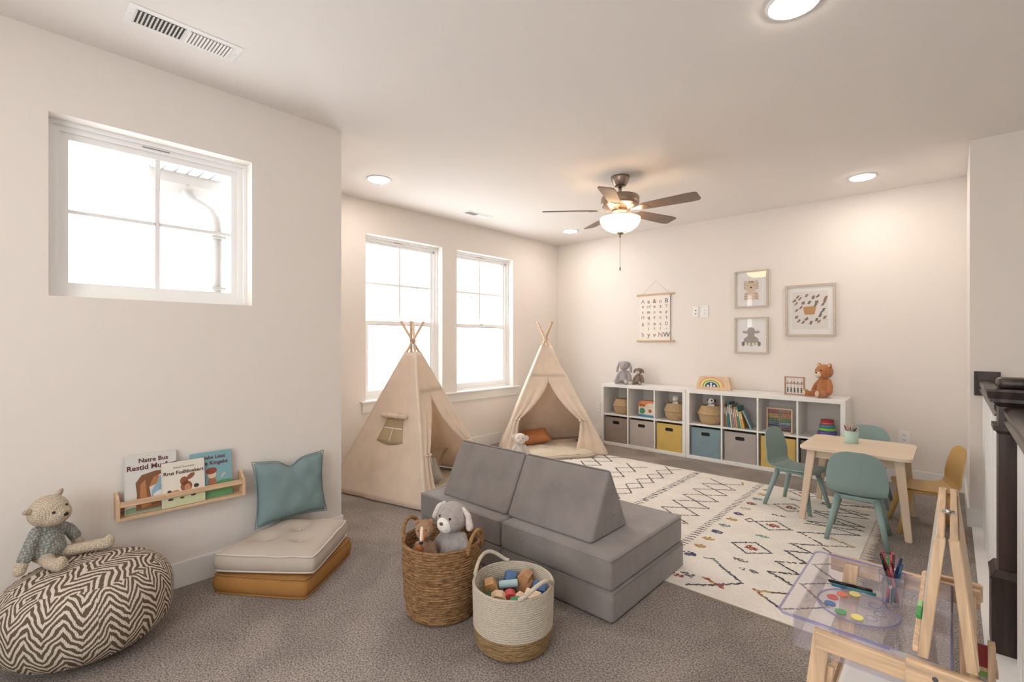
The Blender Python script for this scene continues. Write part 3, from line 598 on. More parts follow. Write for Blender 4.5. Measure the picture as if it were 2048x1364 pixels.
# ================================================================== plush toys
def fur(name, col, b=.6, sc=140, col2=None):
    m = mat('plush_'+name, col, .95, bump=b, bscale=sc, var=.14, vscale=45, sheen=.35, spec=.1); return m
def plush(name, label, loc, rz, H, col, head='same', muzzle=None, pads=None, ears='round', earcol=None, inner=None, pose=None, group=None, hs=1.0, tilt=0, nosecol='#2b1a14', vox=None, knit=None, legs=None, arms=None, lean=0, furs=None, muz=None):
    """seated soft toy facing local +X. H = seated height. Body with arms and legs is one mesh."""
    t = thing(name, label, 'stuffed toy', loc, rz, group)
    fm = (lambda c: fur(c, c)) if not furs else (lambda c: furs)
    body = fm(col); hm = body if head == 'same' else (furs if furs else fur(head, head)); vox = vox or H*.022
    S = lambda *p: Vector(p)*H
    L = legs or [((.10, .11, .095), (.30, .17, .085), (.40, .20, .09)), ((.10, -.11, .095), (.30, -.17, .085), (.40, -.20, .09))]
    A_ = arms or [((.0, .14, .47), (.05, .24, .32), (.10, .27, .17)), ((.0, -.14, .47), (.05, -.24, .32), (.10, -.27, .17))]
    bm = B(); ball(bm, S(lean*.1, 0, .24), (.165*H, .18*H, .235*H), 20); ball(bm, S(0, 0, .17), (.175*H, .195*H, .165*H), 20); ball(bm, S(lean*.2, 0, .47), (.09*H, .10*H, .09*H), 14)
    bm_b = obj('body', bm, body, t)
    bb_ = bmesh.new(); bb_.from_mesh(bm_b.data)
    for a in A_: limb(bb_, [S(*q) for q in a], [.058*H, .062*H, .07*H])
    for l in L:
        limb(bb_, [S(*q) for q in l], [.085*H, .078*H, .082*H]); e = Vector(l[2]); ball(bb_, S(e.x+.02, e.y, e.z+.025), (.065*H, .075*H, .098*H), 14)
    bb_.to_mesh(bm_b.data); bb_.free(); remesh(bm_b, vox)
    hc = Vector((lean*.25+.02, 0, .71)); M = Matrix.Translation(hc*H) @ Euler((tilt, 0, 0)).to_matrix().to_4x4()
    hr = .185*hs
    bm = B(); ball(bm, (0, 0, 0), (hr*H*1.0, hr*H*1.08, hr*H*.98), 24); ball(bm, (hr*H*.35, 0, -hr*H*.25), (hr*H*.85, hr*H*.9, hr*H*.7), 20); [setattr(v, 'co', M @ v.co) for v in bm.verts]
    ho = obj('head', bm, hm, t); remesh(ho, vox)
    def hp(name_, f, m, par=ho):
        bm = B(); f(bm); [setattr(v, 'co', M @ v.co) for v in bm.verts]; return obj(name_, bm, m, par)
    R_ = hr*H; mx = .75
    mz = muz or (.5, .62, .48, .42)   # x half, y half, z half, forward extra
    if muzzle: hp('muzzle', lambda b: ball(b, (R_*.78, 0, -R_*.30), (R_*(.34+mz[3]*.5), R_*mz[1], R_*mz[2]), 18), fur(muzzle, muzzle))
    nx = R_*(1.12+mz[3]*.5) if muzzle else R_*1.22
    nz = -R_*.12 if muzzle else -R_*.2
    hp('nose', lambda b: ball(b, (nx-.02*R_, 0, nz), (R_*.10, R_*.15, R_*.11), 10), mat('nose_'+nosecol, nosecol, .35))
    for s in (-1, 1): hp('eye', lambda b: ball(b, (R_*.90, s*R_*.42, R_*.20), R_*.085, 10), M_black)
    ec = fm(earcol) if earcol and not furs else hm
    for s in (-1, 1):
        if ears == 'round': f = lambda b: ball(b, (-R_*.05, s*R_*.80, R_*.80), (R_*.16, R_*.34, R_*.32), 12)
        elif ears == 'knit': f = lambda b: ball(b, (-R_*.1, s*R_*.98, R_*.62), (R_*.12, R_*.38, R_*.2), 12, rot=(s*.5, 0, 0))
        elif ears == 'long': f = lambda b: limb(b, [(-R_*.1, s*R_*.62, R_*.85), (-R_*.15, s*R_*1.15, R_*.5), (-R_*.05, s*R_*1.42, -R_*.4), (R_*.05, s*R_*1.5, -R_*1.25)], [R_*.13, R_*.22, R_*.3, R_*.26], 8)
        elif ears == 'mouse': f = lambda b: ball(b, (-R_*.05, s*R_*1.1, R_*.15), (R_*.14, R_*.45, R_*.5), 12)
        elif ears == 'dog': f = lambda b: limb(b, [(0, s*R_*.8, R_*.75), (0, s*R_*1.25, R_*.35), (R_*.05, s*R_*1.45, -R_*.35)], [R_*.14, R_*.22, R_*.28], 8)
        elif ears == 'none': continue
        e = hp('ear', f, ec)
        if ears in ('long', 'dog'): remesh(e, vox*.8)
        if inner and ears in ('mouse', 'round'): hp('inner_ear', lambda b: ball(b, ((R_*.06 if ears == 'mouse' else R_*.06), s*R_*(1.12 if ears == 'mouse' else .80), R_*(.15 if ears == 'mouse' else .80)), (R_*.06, R_*.3, R_*.32) if ears == 'mouse' else (R_*.07, R_*.21, R_*.2), 10), fur(inner, inner), e)
    if pads:
        for l in L:
            e = Vector(l[2]); d = Vector((l[2][0]-l[1][0], l[2][1]-l[1][1], 0)).normalized()
            c_ = S(e.x+.02, e.y, e.z+.03)+Vector((d.x, d.y, 0))*.056*H; ang = math.atan2(d.y, d.x)
            bm = B(); ball(bm, c_, (.022*H, .058*H, .078*H), 12, rot=(0, 0, ang)); obj('foot_pad', bm, fur(pads, pads), t)
    return t, ho, M, R_
Ztop = .7705
plush('plush_bunny', 'grey long-eared plush bunny sitting at the left end of the shelf top', (-3.10, YB-.21, Ztop), math.radians(-78), .325, '#b3abab', ears='long', pads='#c9c3c3', hs=1.0, muzzle='#b9b0ae', muz=(.5, .5, .36, .1), nosecol='#a87f78')
plush('plush_mouse', 'small brown plush mouse sitting beside the grey bunny', (-2.905, YB-.19, Ztop), math.radians(-82), .235, '#8f7a6c', ears='dog', muzzle='#d9cdc2', pads='#c4b09e', nosecol='#5a4037', hs=.98)
plush('teddy_bear', 'orange brown teddy bear with cream muzzle on the right of the shelf top', (-.915, YB-.20, Ztop), math.radians(-125), .35, '#c27a42', ears='round', inner='#e6c49c', muzzle='#ecd6b8', pads='#e3c4a4', hs=1.14, muz=(.5, .6, .45, .3))
# ------------------------------------------------------------------ rainbow sorter, bead frame
t = thing('rainbow_puzzle', 'wooden rainbow puzzle block standing on top of the shelves', 'toy', (-1.965, YB-.22, Ztop))
pf = [(-.187, 0), (.187, 0), (.187, .05), (.165, .135), (.15, .148), (-.12, .15), (-.155, .14), (-.187, .055)]
bm = B(); prism(bm, pf, -.035, .035, 'y'); bevel(bm, .004, 2); obj('wooden_block', bm, mat('rainbow_wood', '#e6c29d', .5, var=.08, vscale=14), t)
def arc(bm, r0, r1, y, n=24, z0=.034, cx=-.02):
    pts = [(cx+r1*math.cos(PI*i/n), z0+r1*.78*math.sin(PI*i/n)) for i in range(n+1)]+[(cx+r0*math.cos(PI*i/n), z0+r0*.78*math.sin(PI*i/n)) for i in range(n, -1, -1)]
    for i in range(n):
        q = [pts[i], pts[i+1], pts[2*n-i], pts[2*n+1-i]]; prism(bm, q, y-.004, y, 'y')
for nm, r0, r1, c in (('orange_arc', .118, .14, '#e9a573'), ('yellow_arc', .100, .118, '#efe08a'), ('green_arc', .082, .100, '#8fae3d'), ('pale_arc', .070, .082, '#e4e6b8'), ('blue_arc', .0, .070, '#33476f')):
    bm = B(); arc(bm, r0, r1, -.0352); o = obj(nm, bm, mat('paint_'+c, c, .45), t)
bm = B(); [prism(bm, ell(x, zz, .013, .012, 12), -.0425, -.0393, 'y') for x, zz in ((-.055, .045), (-.02, .068), (.015, .047), (-.02, .042))]; obj('white_cloud', bm, mat('paint_white', '#e8eef2', .5), t)
t = thing('bead_frame', 'small upright wooden bead frame beside the teddy bear', 'toy', (-1.175, YB-.20, Ztop), math.radians(-4))
M_rose = mat('rose_wood', '#b98a6b', .5)
bm = B()
for x in (-.085, .085): box(bm, x-.005, x+.005, -.012, .012, 0, .185)
for zz in (.006, .115, .18): box(bm, -.08, .08, -.009, .009, zz-.005, zz+.005)
obj('frame', bm, M_rose, t)
for i in range(5):
    x = -.062+.031*i; bm = B(); cone(bm, (x, 0, .012), (x, 0, .11), .0015, n=6); cone(bm, (x+.012*math.sin(i*2), 0, .12), (x, 0, .175), .0012, n=6); w_ = obj('wire', bm, mat('wire_grey', '#8d8781', .4, metal=.6), t)
    bm = B()
    for zz, r in ((.05, .011), (.068, .009), (.034, .009)): lathe(bm, [(.0015, zz-r), (r, zz), (.0015, zz+r)], 10, cx=x)
    ball(bm, (x, 0, .128), .006, 8); obj('bead', bm, mat('bead_teal', '#4c625c', .4), w_)
# ------------------------------------------------------------------ toys in the upper cubes
t = thing('toy_house', 'wooden toy house with orange roof, green wheel and blue base in the shelf', 'toy', (KL[1]+.215, YF+.13, ZS), math.radians(-8))
bm = B(); box(bm, -.115, .115, -.055, .055, .026, .12); obj('walls', bm, mat('toy_cream', '#e6d6bb', .5), t)
bm = B(); box(bm, -.118, .118, -.062, .062, 0, .028); bevel(bm, .006, 2); obj('blue_base', bm, mat('toy_blue', '#3b8dbb', .4), t)
bm = B(); prism(bm, [(-.122, .12), (-.115, .165), (-.085, .19), (.085, .197), (.118, .175), (.122, .12)], -.058, .058, 'y'); bevel(bm, .004, 2); obj('roof', bm, mat('toy_orange', '#e2823c', .4), t)
bm = B(); prism(bm, [(-.02, .122), (.12, .122), (.112, .165), (.05, .172), (-.01, .15)], -.061, -.058, 'y'); obj('roof_panel', bm, mat('toy_pale', '#dcd0bd', .5), t)
bm = B(); prism(bm, ell(-.06, .072, .036, .036, 26), -.062, -.055, 'y'); w_ = obj('green_wheel', bm, mat('toy_green', '#3f8f5b', .4), t)
bm = B(); prism(bm, ell(-.06, .072, .012, .012, 14), -.065, -.062, 'y'); obj('hub', bm, mat('toy_blue', '#3b8dbb'), w_)
bm = B(); prism(bm, ell(.05, .078, .022, .022, 18), -.06, -.055, 'y'); obj('brown_disc', bm, mat('toy_brown', '#a8694b', .5), t)
bm = B(); [prism(bm, [(-.10+.03*k, .135), (-.085+.03*k, .155), (-.07+.03*k, .135)], -.062, -.058, 'y') for k in range(3)]; obj('roof_mark', bm, mat('toy_dark', '#7a4a35'), t)
t, ho, M, R_ = plush('plush_lamb', 'cream plush peeping out of the third seagrass basket', (KL[2]+.20, YF+.13, ZS+.130), math.radians(-110), .165, '#e4dcd2', ears='round', muzzle='#efe8de', hs=1.1)
t, ho, M, R_ = plush('plush_puppy', 'white plush puppy with black patches peeping out of the basket above the blue bin', (KR[0]+.20, YF+.13, ZS+.138), math.radians(-100), .165, '#e9e6e3', ears='mouse', earcol='#262222', muzzle='#f4f2f0', hs=1.1)
bm = B(); ball(bm, (R_*.72, R_*.45, R_*.2), (R_*.22, R_*.3, R_*.32), 12); [setattr(v, 'co', M @ v.co) for v in bm.verts]; obj('eye_patch', bm, fur('#262222', '#262222'), ho)
# row of books: each its own thing
bk = [(.016, .245, '#b06a50', 'thin rust red book at the left end of the shelf row'), (.012, .215, '#8f9a8a', 'thin sage green book second in the shelf row'), (.022, .262, '#2f7f86', 'tall dark teal book in the shelf row'), (.014, .24, '#d8cdb8', 'cream book leaning on the tall teal book'), (.018, .245, '#9a8a7c', 'grey brown book in the middle of the shelf row'),
      (.014, .20, '#b98a9a', 'thin mauve book in the middle of the shelf row'), (.016, .222, '#dd9a5c', 'orange book with a pale spine near the middle of the row'), (.022, .228, '#3c8c82', 'sea green book right of the orange book'), (.014, .175, '#c9b878', 'small olive yellow book in the shelf row'), (.02, .18, '#e2a03f', 'golden yellow book near the right of the row')]
x = KR[1]+.008; lean0 = .03
for i, (w, h, c, lab) in enumerate(bk):
    lean = [.02, .03, .05, .10, .11, .12, .13, .14, .17, .19][i]
    t = thing('shelf_book', lab, 'book', (x, YF+.05, ZS), 0, 'books standing in the shelf cube', rot=(0, -lean, 0)); t.location.z += 0
    bm = B(); box(bm, 0, w, 0, .002, 0, h); box(bm, 0, .002, .002, .19, 0, h); box(bm, w-.002, w, .002, .19, 0, h); bevel(bm, .0004, 1); cvv = obj('cover', bm, mat('spine_'+c, c, .45, var=.12, vscale=30), t)
    bm = B(); box(bm, .0021, w-.0021, .0021, .185, .003, h-.003); obj('pages', bm, mat('pages', '#f2ece0', .8), t)
    bm = B(); box(bm, w*.25, w*.75, -.0006, 0, h*.55, h*.85); obj('spine_title', bm, mat('spine_label', '#e9dfca', .6), cvv)
    x += w/math.cos(lean)+.0035+(.004 if i == 2 else 0)
t = thing('shelf_book', 'large light blue illustrated book leaning at the right end of the row', 'book', (x+.058, YF+.03, ZS+.001), 0, 'books standing in the shelf cube', rot=(0, -.40, math.radians(10)))
bm = B(); box(bm, 0, .014, 0, .19, 0, .205); bevel(bm, .001, 1); cvv = obj('cover', bm, mat('illustrated_blue', '#8fb7bd', .4, var=.25, vscale=25), t)
# abacus with colour rows
t = thing('rainbow_abacus', 'pale wooden abacus with rows of coloured beads in the shelf', 'abacus', (KR[2]+.175, YF+.09, ZS), math.radians(-2))
bm = B(); w, h = .118, .245
box(bm, -w, -w+.011, -.012, .012, 0, h); box(bm, w-.011, w, -.012, .012, 0, h); box(bm, -w+.011, w-.011, -.012, .012, h-.011, h); box(bm, -w+.011, w-.011, -.012, .012, 0, .011)
obj('frame', bm, mat('abacus_wood', '#e0b891', .5), t)
bm = B(); box(bm, -w, -w+.02, -.05, .05, 0, .008); obj('foot', bm, mat('abacus_wood', '#e0b891'), t); bm = B(); box(bm, w-.02, w, -.05, .05, 0, .008); obj('foot', bm, mat('abacus_wood', '#e0b891'), t)
rc = [('#b5525a', '#c98a80'), ('#a34a50', '#b0605c'), ('#e0b038', '#d98f35'), ('#dfae3a', '#d28a3a'), ('#3f8a48', '#4f9d50'), ('#2f7d48', '#3a8a50'), ('#3a5f95', '#9db8cf'), ('#2f4470', '#5a6f98'), ('#6a4a78', '#8a4a60'), ('#a04040', '#51304a')]
for i, (c1, c2) in enumerate(rc):
    zz = h-.026-i*.0215; bm = B(); cone(bm, (-w+.01, 0, zz), (w-.01, 0, zz), .0015, n=6); ro = obj('rod', bm, mat('wire_grey', '#8d8781'), t)
    for half, c in enumerate((c1, c2)):
        bm = B()
        for j in range(6+(i % 2)): 
            x_ = (-w+.020+.0145*j) if half == 0 else (w-.020-.0145*j); x_ += (.01 if i % 3 == 0 else 0)*(1 if half == 0 else -1)
            lathe_x = [(.003, -.006), (.0085, -.003), (.0085, .003), (.003, .006)]
            M_ = Matrix.Translation((x_, 0, zz)) @ Matrix.Rotation(PI/2, 4, 'Y'); b0 = len(bm.verts); lathe(bm, lathe_x, 10); bm.verts.ensure_lookup_table()
            for v in bm.verts[b0:]: v.co = M_ @ v.co
        bo = obj('bead_row', bm, mat('bead_'+c, c, .3), ro); 
# stacking rings
t = thing('stacking_rings', 'rainbow stacking rings toy in the rightmost upper cube', 'toy', (KR[3]+.215, YF+.15, ZS))
for i, (r, zz, h_, c, nm) in enumerate(((.088, 0, .026, '#c23a40', 'red_base_ring'), (.082, .026, .034, '#5a50a8', 'purple_ring'), (.074, .06, .03, '#86c440', 'green_ring'), (.068, .09, .03, '#3f8aa0', 'teal_ring'), (.058, .12, .026, '#d95045', 'coral_ring'), (.056, .146, .022, '#b83038', 'red_ring'))):
    bm = B(); lathe(bm, [(.0, zz), (r*.9, zz), (r, zz+h_*.3), (r*.98, zz+h_*.7), (r*.85, zz+h_), (0, zz+h_)], 32); obj(nm, bm, mat('ring_'+c, c, .3), t)
# ================================================================== soft furnishings helpers
def pillow(name, label, cat, w, d, h, m, loc, rot, pinch=.07, n=18, wr=.006, group=None, ear=.012, seed=0, chop=0):
    """square pillow lying in local XY, thickness along Z"""
    t = thing(name, label, cat, loc, 0, group, rot=rot); bm = B(); g = {}
    for side in (1, -1):
        for i in range(n+1):
            for j in range(n+1):
                u, v = 2*i/n-1, 2*j/n-1
                if side < 0 and (i in (0, n) or j in (0, n)): g[(side, i, j)] = g[(1, i, j)]; continue
                x = w/2*u*(1-pinch*(1-v*v)*abs(u)); y = d/2*v*(1-pinch*(1-u*u)*abs(v))
                k = (max(0, 1-u**4)*max(0, 1-v**4))**.55
                z_ = side*h/2*k+wr*noise.noise(Vector((x*14+seed, y*14, side)))*min(1, k*2)
                if chop: y -= chop*math.exp(-(u/.22)**2)*max(0, (v-.2)/.8)**1.2
                g[(side, i, j)] = bm.verts.new((x, y, z_))
        for i in range(n):
            for j in range(n):
                q = [g[(side, i, j)], g[(side, i+1, j)], g[(side, i+1, j+1)], g[(side, i, j+1)]]
                try: bm.faces.new(q if side > 0 else q[::-1])
                except ValueError: pass
    o = obj('cushion_cover', bm, m, t, smooth=True); s = o.modifiers.new('sub', 'SUBSURF'); s.levels = s.render_levels = 1
    bm = B(); ps = []
    for k in range(4*n):
        a, b = divmod(k, n); i, j = ((b, 0), (n, b), (n-b, n), (0, n-b))[a]; u, v = 2*i/n-1, 2*j/n-1
        x = w/2*u*(1-pinch*(1-v*v)*abs(u)); y = d/2*v*(1-pinch*(1-u*u)*abs(v))
        if chop: y -= chop*math.exp(-(u/.22)**2)*max(0, (v-.2)/.8)**1.2
        ps.append((x, y, 0))
    tube(bm, ps, .0035, 6, cyc=True); obj('seam', bm, m, t); return t
def quadcush(name, label, cat, cs, z0, hh, m, m_pipe=None, tuft=(), puff=.02, sag=0, n=24, wav=.004, seed=1, bulge=.012, group=None):
    """boxed cushion on a free quad outline; cs = 4 corners (x, y) counter-clockwise; hh = heights at the 4 corners or one number"""
    cx = sum(c[0] for c in cs)/4; cy = sum(c[1] for c in cs)/4; t = thing(name, label, cat, (cx, cy, z0), 0, group)
    cs = [Vector((c[0]-cx, c[1]-cy)) for c in cs]; hs = hh if isinstance(hh, (list, tuple)) else [hh]*4
    def bl(u, v, q): return q[0]*(1-u)*(1-v)+q[1]*u*(1-v)+q[2]*u*v+q[3]*(1-u)*v
    def pos(u, v, out=0):
        # round the corners a little
        uu, vv = u*2-1, v*2-1; k = 1-.035*(abs(uu)**6*abs(vv)**6); uu *= k; vv *= k
        p = bl((uu+1)/2, (vv+1)/2, cs); return p*(1+out)
    bm = B(); top = {}; bot = {}
    for i in range(n+1):
        for j in range(n+1):
            u, v = i/n, j/n; p = pos(u, v); H_ = bl(u, v, hs); k = (max(0, 1-(2*u-1)**4)*max(0, 1-(2*v-1)**4))**.6
            z_ = H_+puff*k+wav*noise.noise(Vector((p.x*9+seed, p.y*9, 0)))
            for tu, tv in tuft: z_ -= .034*math.exp(-((u-tu)**2+(v-tv)**2)/.006)+.018*math.exp(-((u-tu)**2+(v-tv)**2)/.04)
            top[i, j] = bm.verts.new((p.x, p.y, z_)); bot[i, j] = bm.verts.new((p.x, p.y, .004 if i in (0, n) or j in (0, n) else 0))
    for i in range(n):
        for j in range(n):
            bm.faces.new([top[i, j], top[i+1, j], top[i+1, j+1], top[i, j+1]]); bm.faces.new([bot[i, j], bot[i, j+1], bot[i+1, j+1], bot[i+1, j]])
    per = [(k, 0) for k in range(n)]+[(n, k) for k in range(n)]+[(n-k, n) for k in range(n)]+[(0, n-k) for k in range(n)]
    mids = []
    for lv in (1, 2, 3):
        ring = []
        for (i, j) in per:
            a, b = top[i, j].co, bot[i, j].co; q = b.lerp(a, lv/4); o_ = 1+bulge/.25*math.sin(PI*lv/4); ring.append(bm.verts.new((q.x*o_, q.y*o_, q.z+.002*noise.noise(Vector((q.x*20, q.y*20, seed))))))
        mids.append(ring)
    lay = [[bot[p_] for p_ in per]]+mids+[[top[p_] for p_ in per]]
    for a, b in zip(lay, lay[1:]):
        for k in range(len(per)): bm.faces.new([a[k], a[(k+1) % len(per)], b[(k+1) % len(per)], b[k]])
    o = obj('cushion_cover', bm, m, t, smooth=True)
    for lay_, nm in ((1, 'piping'), (0, 'piping')):
        bm = B(); ps = []
        for (i, j) in per:
            p = pos(i/n, j/n); zz = bl(i/n, j/n, hs)+wav*noise.noise(Vector((p.x*9+seed, p.y*9, 0))) if lay_ else .005
            ps.append((p.x*1.008, p.y*1.008, zz))
        tube(bm, ps, .0048, 6, cyc=True); obj(nm, bm, m_pipe or m, t)
    if tuft:
        for tu, tv in tuft:
            p = pos(tu, tv); bm = B(); ball(bm, (p.x, p.y, bl(tu, tv, hs)+puff-.034), (.008, .008, .004), 8); obj('tuft_button', bm, m_pipe or m, t)
    return t
# ------------------------------------------------------------------ floor cushions and pillow by the left wall
M_must = weave('mustard_cotton', '#b47c33', 260, .35); M_must2 = mat('mustard_piping', '#a5702c', .8)
M_bei = weave('beige_linen', '#d2c6b9', 260, .4, '#c2b5a8'); M_bei2 = mat('beige_piping', '#d8ccc0', .85)
quadcush('floor_cushion', 'mustard piped floor cushion on the carpet, lower of the stack of two', 'cushion', [(-2.842, .775), (-2.418, 1.075), (-2.735, 1.495), (-3.03, 1.29)], 0.0, .098, M_must, M_must2, puff=.012, seed=3)
quadcush('floor_cushion', 'beige tufted floor cushion, upper of the stack of two', 'cushion', [(-2.832, .775), (-2.422, 1.118), (-2.755, 1.48), (-3.03, 1.20)], .115, [.088, .088, .095, .095], M_bei, M_bei2, tuft=[(.3, .35), (.7, .35), (.5, .68)], puff=.04, seed=8, wav=.008)
M_teal = weave('teal_slub', '#8ba1a2', 200, .35, '#7b9294')
pillow('throw_pillow', 'dusty teal square pillow with a chopped top leaning on the left wall', 'pillow', .43, .38, .13, M_teal, (-2.965, 1.228, .425), (Matrix.Rotation(PI/2, 4, 'Z') @ Matrix.Rotation(math.radians(83), 4, 'X')).to_euler(), pinch=.10, chop=.045, wr=.012, seed=4)
# ------------------------------------------------------------------ pouf
def pouf_mat():
    m = mat('chevron_wool', '#d3c6b8', .95, spec=.05); nt = m.node_tree; b = nt.nodes['Principled BSDF']; N = nt.nodes.new; Lk = nt.links.new
    uv = N('ShaderNodeUVMap'); uv.uv_map = 'UVMap'; sp_ = N('ShaderNodeSeparateXYZ')
    nz = N('ShaderNodeTexNoise'); nz.inputs['Scale'].default_value = 14; nz.inputs['Detail'].default_value = 1; Lk(uv.outputs[0], nz.inputs[0])
    va = N('ShaderNodeVectorMath'); va.operation = 'SCALE'; va.inputs['Scale'].default_value = .045; Lk(nz.outputs['Color'], va.inputs[0])
    vb = N('ShaderNodeVectorMath'); vb.operation = 'ADD'; Lk(uv.outputs[0], vb.inputs[0]); Lk(va.outputs[0], vb.inputs[1]); Lk(vb.outputs[0], sp_.inputs[0])
    def M(op, a, b_=None, c=None):
        n = N('ShaderNodeMath'); n.operation = op
        for i, q in enumerate((a, b_, c)):
            if q is None: continue
            if isinstance(q, (int, float)): n.inputs[i].default_value = q
            else: Lk(q, n.inputs[i])
        return n.outputs[0]
    zz = M('ABSOLUTE', M('SUBTRACT', M('FRACT', M('DIVIDE', sp_.outputs[0], .135)), .5))
    k = M('ADD', sp_.outputs[1], M('MULTIPLY', zz, .15))
    st = M('FRACT', M('DIVIDE', k, .030))
    # ribs across the stripes give the knitted steps
    ribs = M('FRACT', M('DIVIDE', sp_.outputs[0], .0085))
    edge = M('ABSOLUTE', M('SUBTRACT', st, .5)); e2 = M('ADD', edge, M('MULTIPLY', M('ABSOLUTE', M('SUBTRACT', ribs, .5)), .12))
    r = N('ShaderNodeValToRGB'); r.color_ramp.elements[0].position = .27; r.color_ramp.elements[1].position = .31
    r.color_ramp.elements[0].color = rgb('#675a4c'); r.color_ramp.elements[1].color = rgb('#d6c9bb'); Lk(e2, r.inputs[0]); Lk(r.outputs[0], b.inputs['Base Color'])
    bp = N('ShaderNodeBump'); bp.inputs['Strength'].default_value = .6; bp.inputs['Distance'].default_value = .004
    Lk(M('ADD', edge, M('ABSOLUTE', M('SUBTRACT', ribs, .5))), bp.inputs['Height']); Lk(bp.outputs[0], b.inputs['Normal']); return m
t = thing('pouf', 'large round knitted pouf with brown and cream chevrons by the left wall', 'pouf', (-2.738, .275, 0))
bm = B(); uvl = bm.loops.layers.uv.new('UVMap'); R_p, H_p = .302, .372; n = 64; prof = []
for k in range(33):
    ph = PI*(k/32-.5); e = 2/2.7; cr = abs(math.cos(ph))**e; cz = math.copysign(abs(math.sin(ph))**e, math.sin(ph))
    prof.append((R_p*cr, H_p/2+H_p/2*cz*(1 if cz < 0 else 1)))
rings = [[bm.verts.new(((r*(1+.012*noise.noise(Vector((math.cos(2*PI*i/n)*1.5, math.sin(2*PI*i/n)*1.5, z_*6))))*math.cos(2*PI*i/n)), r*math.sin(2*PI*i/n), z_)) for i in range(n)] for r, z_ in prof[1:-1]]
arc_ = [0]
for a, b in zip(prof, prof[1:]): arc_.append(arc_[-1]+math.hypot(a[0]-b[0], a[1]-b[1]))
for k in range(len(rings)-1):
    for i in range(n):
        f = bm.faces.new([rings[k][i], rings[k][(i+1) % n], rings[k+1][(i+1) % n], rings[k+1][i]]); f.smooth = True
        top_ = rings[k][i].co.z > H_p*.86
        f.material_index = 1 if rings[k][i].co.z < .035 else 0
        for lp, (ii, kk) in zip(f.loops, ((i, k), (i+1, k), (i+1, k+1), (i, k+1))):
            lp[uvl].uv = (lp.vert.co.x*.8+lp.vert.co.y*.6+3, -lp.vert.co.x*.6+lp.vert.co.y*.8+3) if top_ else (ii/n*2*PI*R_p*(1.155), arc_[kk+1])
for ring, up_ in ((rings[0], 0), (rings[-1], 1)):
    f = bm.faces.new(ring if up_ else ring[::-1]); f.smooth = True; f.material_index = 1-up_
    for lp in f.loops: lp[uvl].uv = (lp.vert.co.x*.8+lp.vert.co.y*.6+3, -lp.vert.co.x*.6+lp.vert.co.y*.8+3)
obj('cover', bm, [pouf_mat(), mat('pouf_base_cloth', '#a89a8a', .9)], t)
# knitted bear on the pouf
def knit(name, c1, c2, sc=62):
    m = mat(name, c1, .95, spec=.05); nt = m.node_tree; b = nt.nodes['Principled BSDF']
    tc = [q for q in nt.nodes if q.type == 'TEX_COORD'][0]; v = nt.nodes.new('ShaderNodeTexVoronoi'); v.inputs['Scale'].default_value = sc*2.1; v.inputs['Randomness'].default_value = .35; nt.links.new(tc.outputs['Object'], v.inputs[0])
    r = nt.nodes.new('ShaderNodeValToRGB'); r.color_ramp.elements[0].position = .15; r.color_ramp.elements[1].position = .62; r.color_ramp.elements[0].color = rgb(c1); r.color_ramp.elements[1].color = rgb(c2)
    nt.links.new(v.outputs['Distance'], r.inputs[0]); nt.links.new(r.outputs[0], b.inputs['Base Color'])
    bp = nt.nodes.new('ShaderNodeBump'); bp.inputs['Strength'].default_value = .9; bp.inputs['Distance'].default_value = .006; bp.invert = True; nt.links.new(v.outputs['Distance'], bp.inputs['Height']); nt.links.new(bp.outputs[0], b.inputs['Normal']); return m
M_kb = knit('knit_beige', '#e6d8c6', '#bfae98'); M_kg = knit('knit_grey_blue', '#b5b4ab', '#7f827f', 45)
HB = .315
t, ho, M, R_ = plush('knitted_bear', 'knitted beige bear in a grey sweater sitting on the chevron pouf', (-2.872, .155, .362), math.radians(38), HB, '#cdb99c', head='knit', furs=M_kb, ears='knit', tilt=.30, hs=1.14, nosecol='#120c0a',
    legs=[((.08, .12, .10), (.30, .27, .11), (.52, .38, .13)), ((.10, -.11, .10), (.30, -.22, .10), (.47, -.26, .10))], arms=[((.0, .14, .47), (.04, .30, .33), (.07, .36, .14)), ((.0, -.14, .47), (.04, -.27, .28), (.02, -.36, .05))], vox=.0055)
S_ = lambda *p: Vector(p)*HB
bm = B(); ball(bm, S_(0, 0, .24), (.178*HB, .195*HB, .245*HB), 22); ball(bm, S_(0, 0, .19), (.19*HB, .215*HB, .16*HB), 20); ball(bm, S_(0, 0, .49), (.115*HB, .125*HB, .075*HB), 14)
for a in ([(.0, .14, .47), (.035, .26, .37), (.055, .33, .24)], [(.0, -.14, .47), (.03, -.24, .34), (.03, -.31, .18)]): limb(bm, [S_(*q) for q in a], [.072*HB, .074*HB, .078*HB])
remesh(obj('sweater', bm, M_kg, t), .006)
# ================================================================== play couch of loose foam pieces
def velvet():
    m = mat('grey_velvet', '#8e8581', .85, var=.14, vscale=7, sheen=.5, spec=.15, bump=.15, bscale=90, detail=6); return m
M_vel = velvet()
def foam(label, x0, x1, y0, y1, z0, z1, grp='grey foam mats of the play couch'):
    t = thing('foam_mat', label, 'play couch mat', ((x0+x1)/2, (y0+y1)/2, z0), 0, grp); w, d, h = (x1-x0)/2, (y1-y0)/2, z1-z0
    bm = B(); box(bm, -w, w, -d, d, 0, h); bmesh.ops.bevel(bm, geom=bm.edges[:], offset=.022, segments=6, profile=.55, affect='EDGES'); 
    obj('cover', bm, M_vel, t, smooth=True)
    bm = B(); ps = [(x, y, h-.006) for x, y in rrect(-w+.0, w-.0, -d+.0, d-.0, .016, 4)]; tube(bm, ps, .0022, 6, cyc=True); obj('seam', bm, M_vel, t)
x0, xm, x1 = -2.622, -1.873, -1.152
foam('left grey foam base mat on the carpet under the left seat mat', x0, xm-.002, 1.935, 2.71, .004, .152)
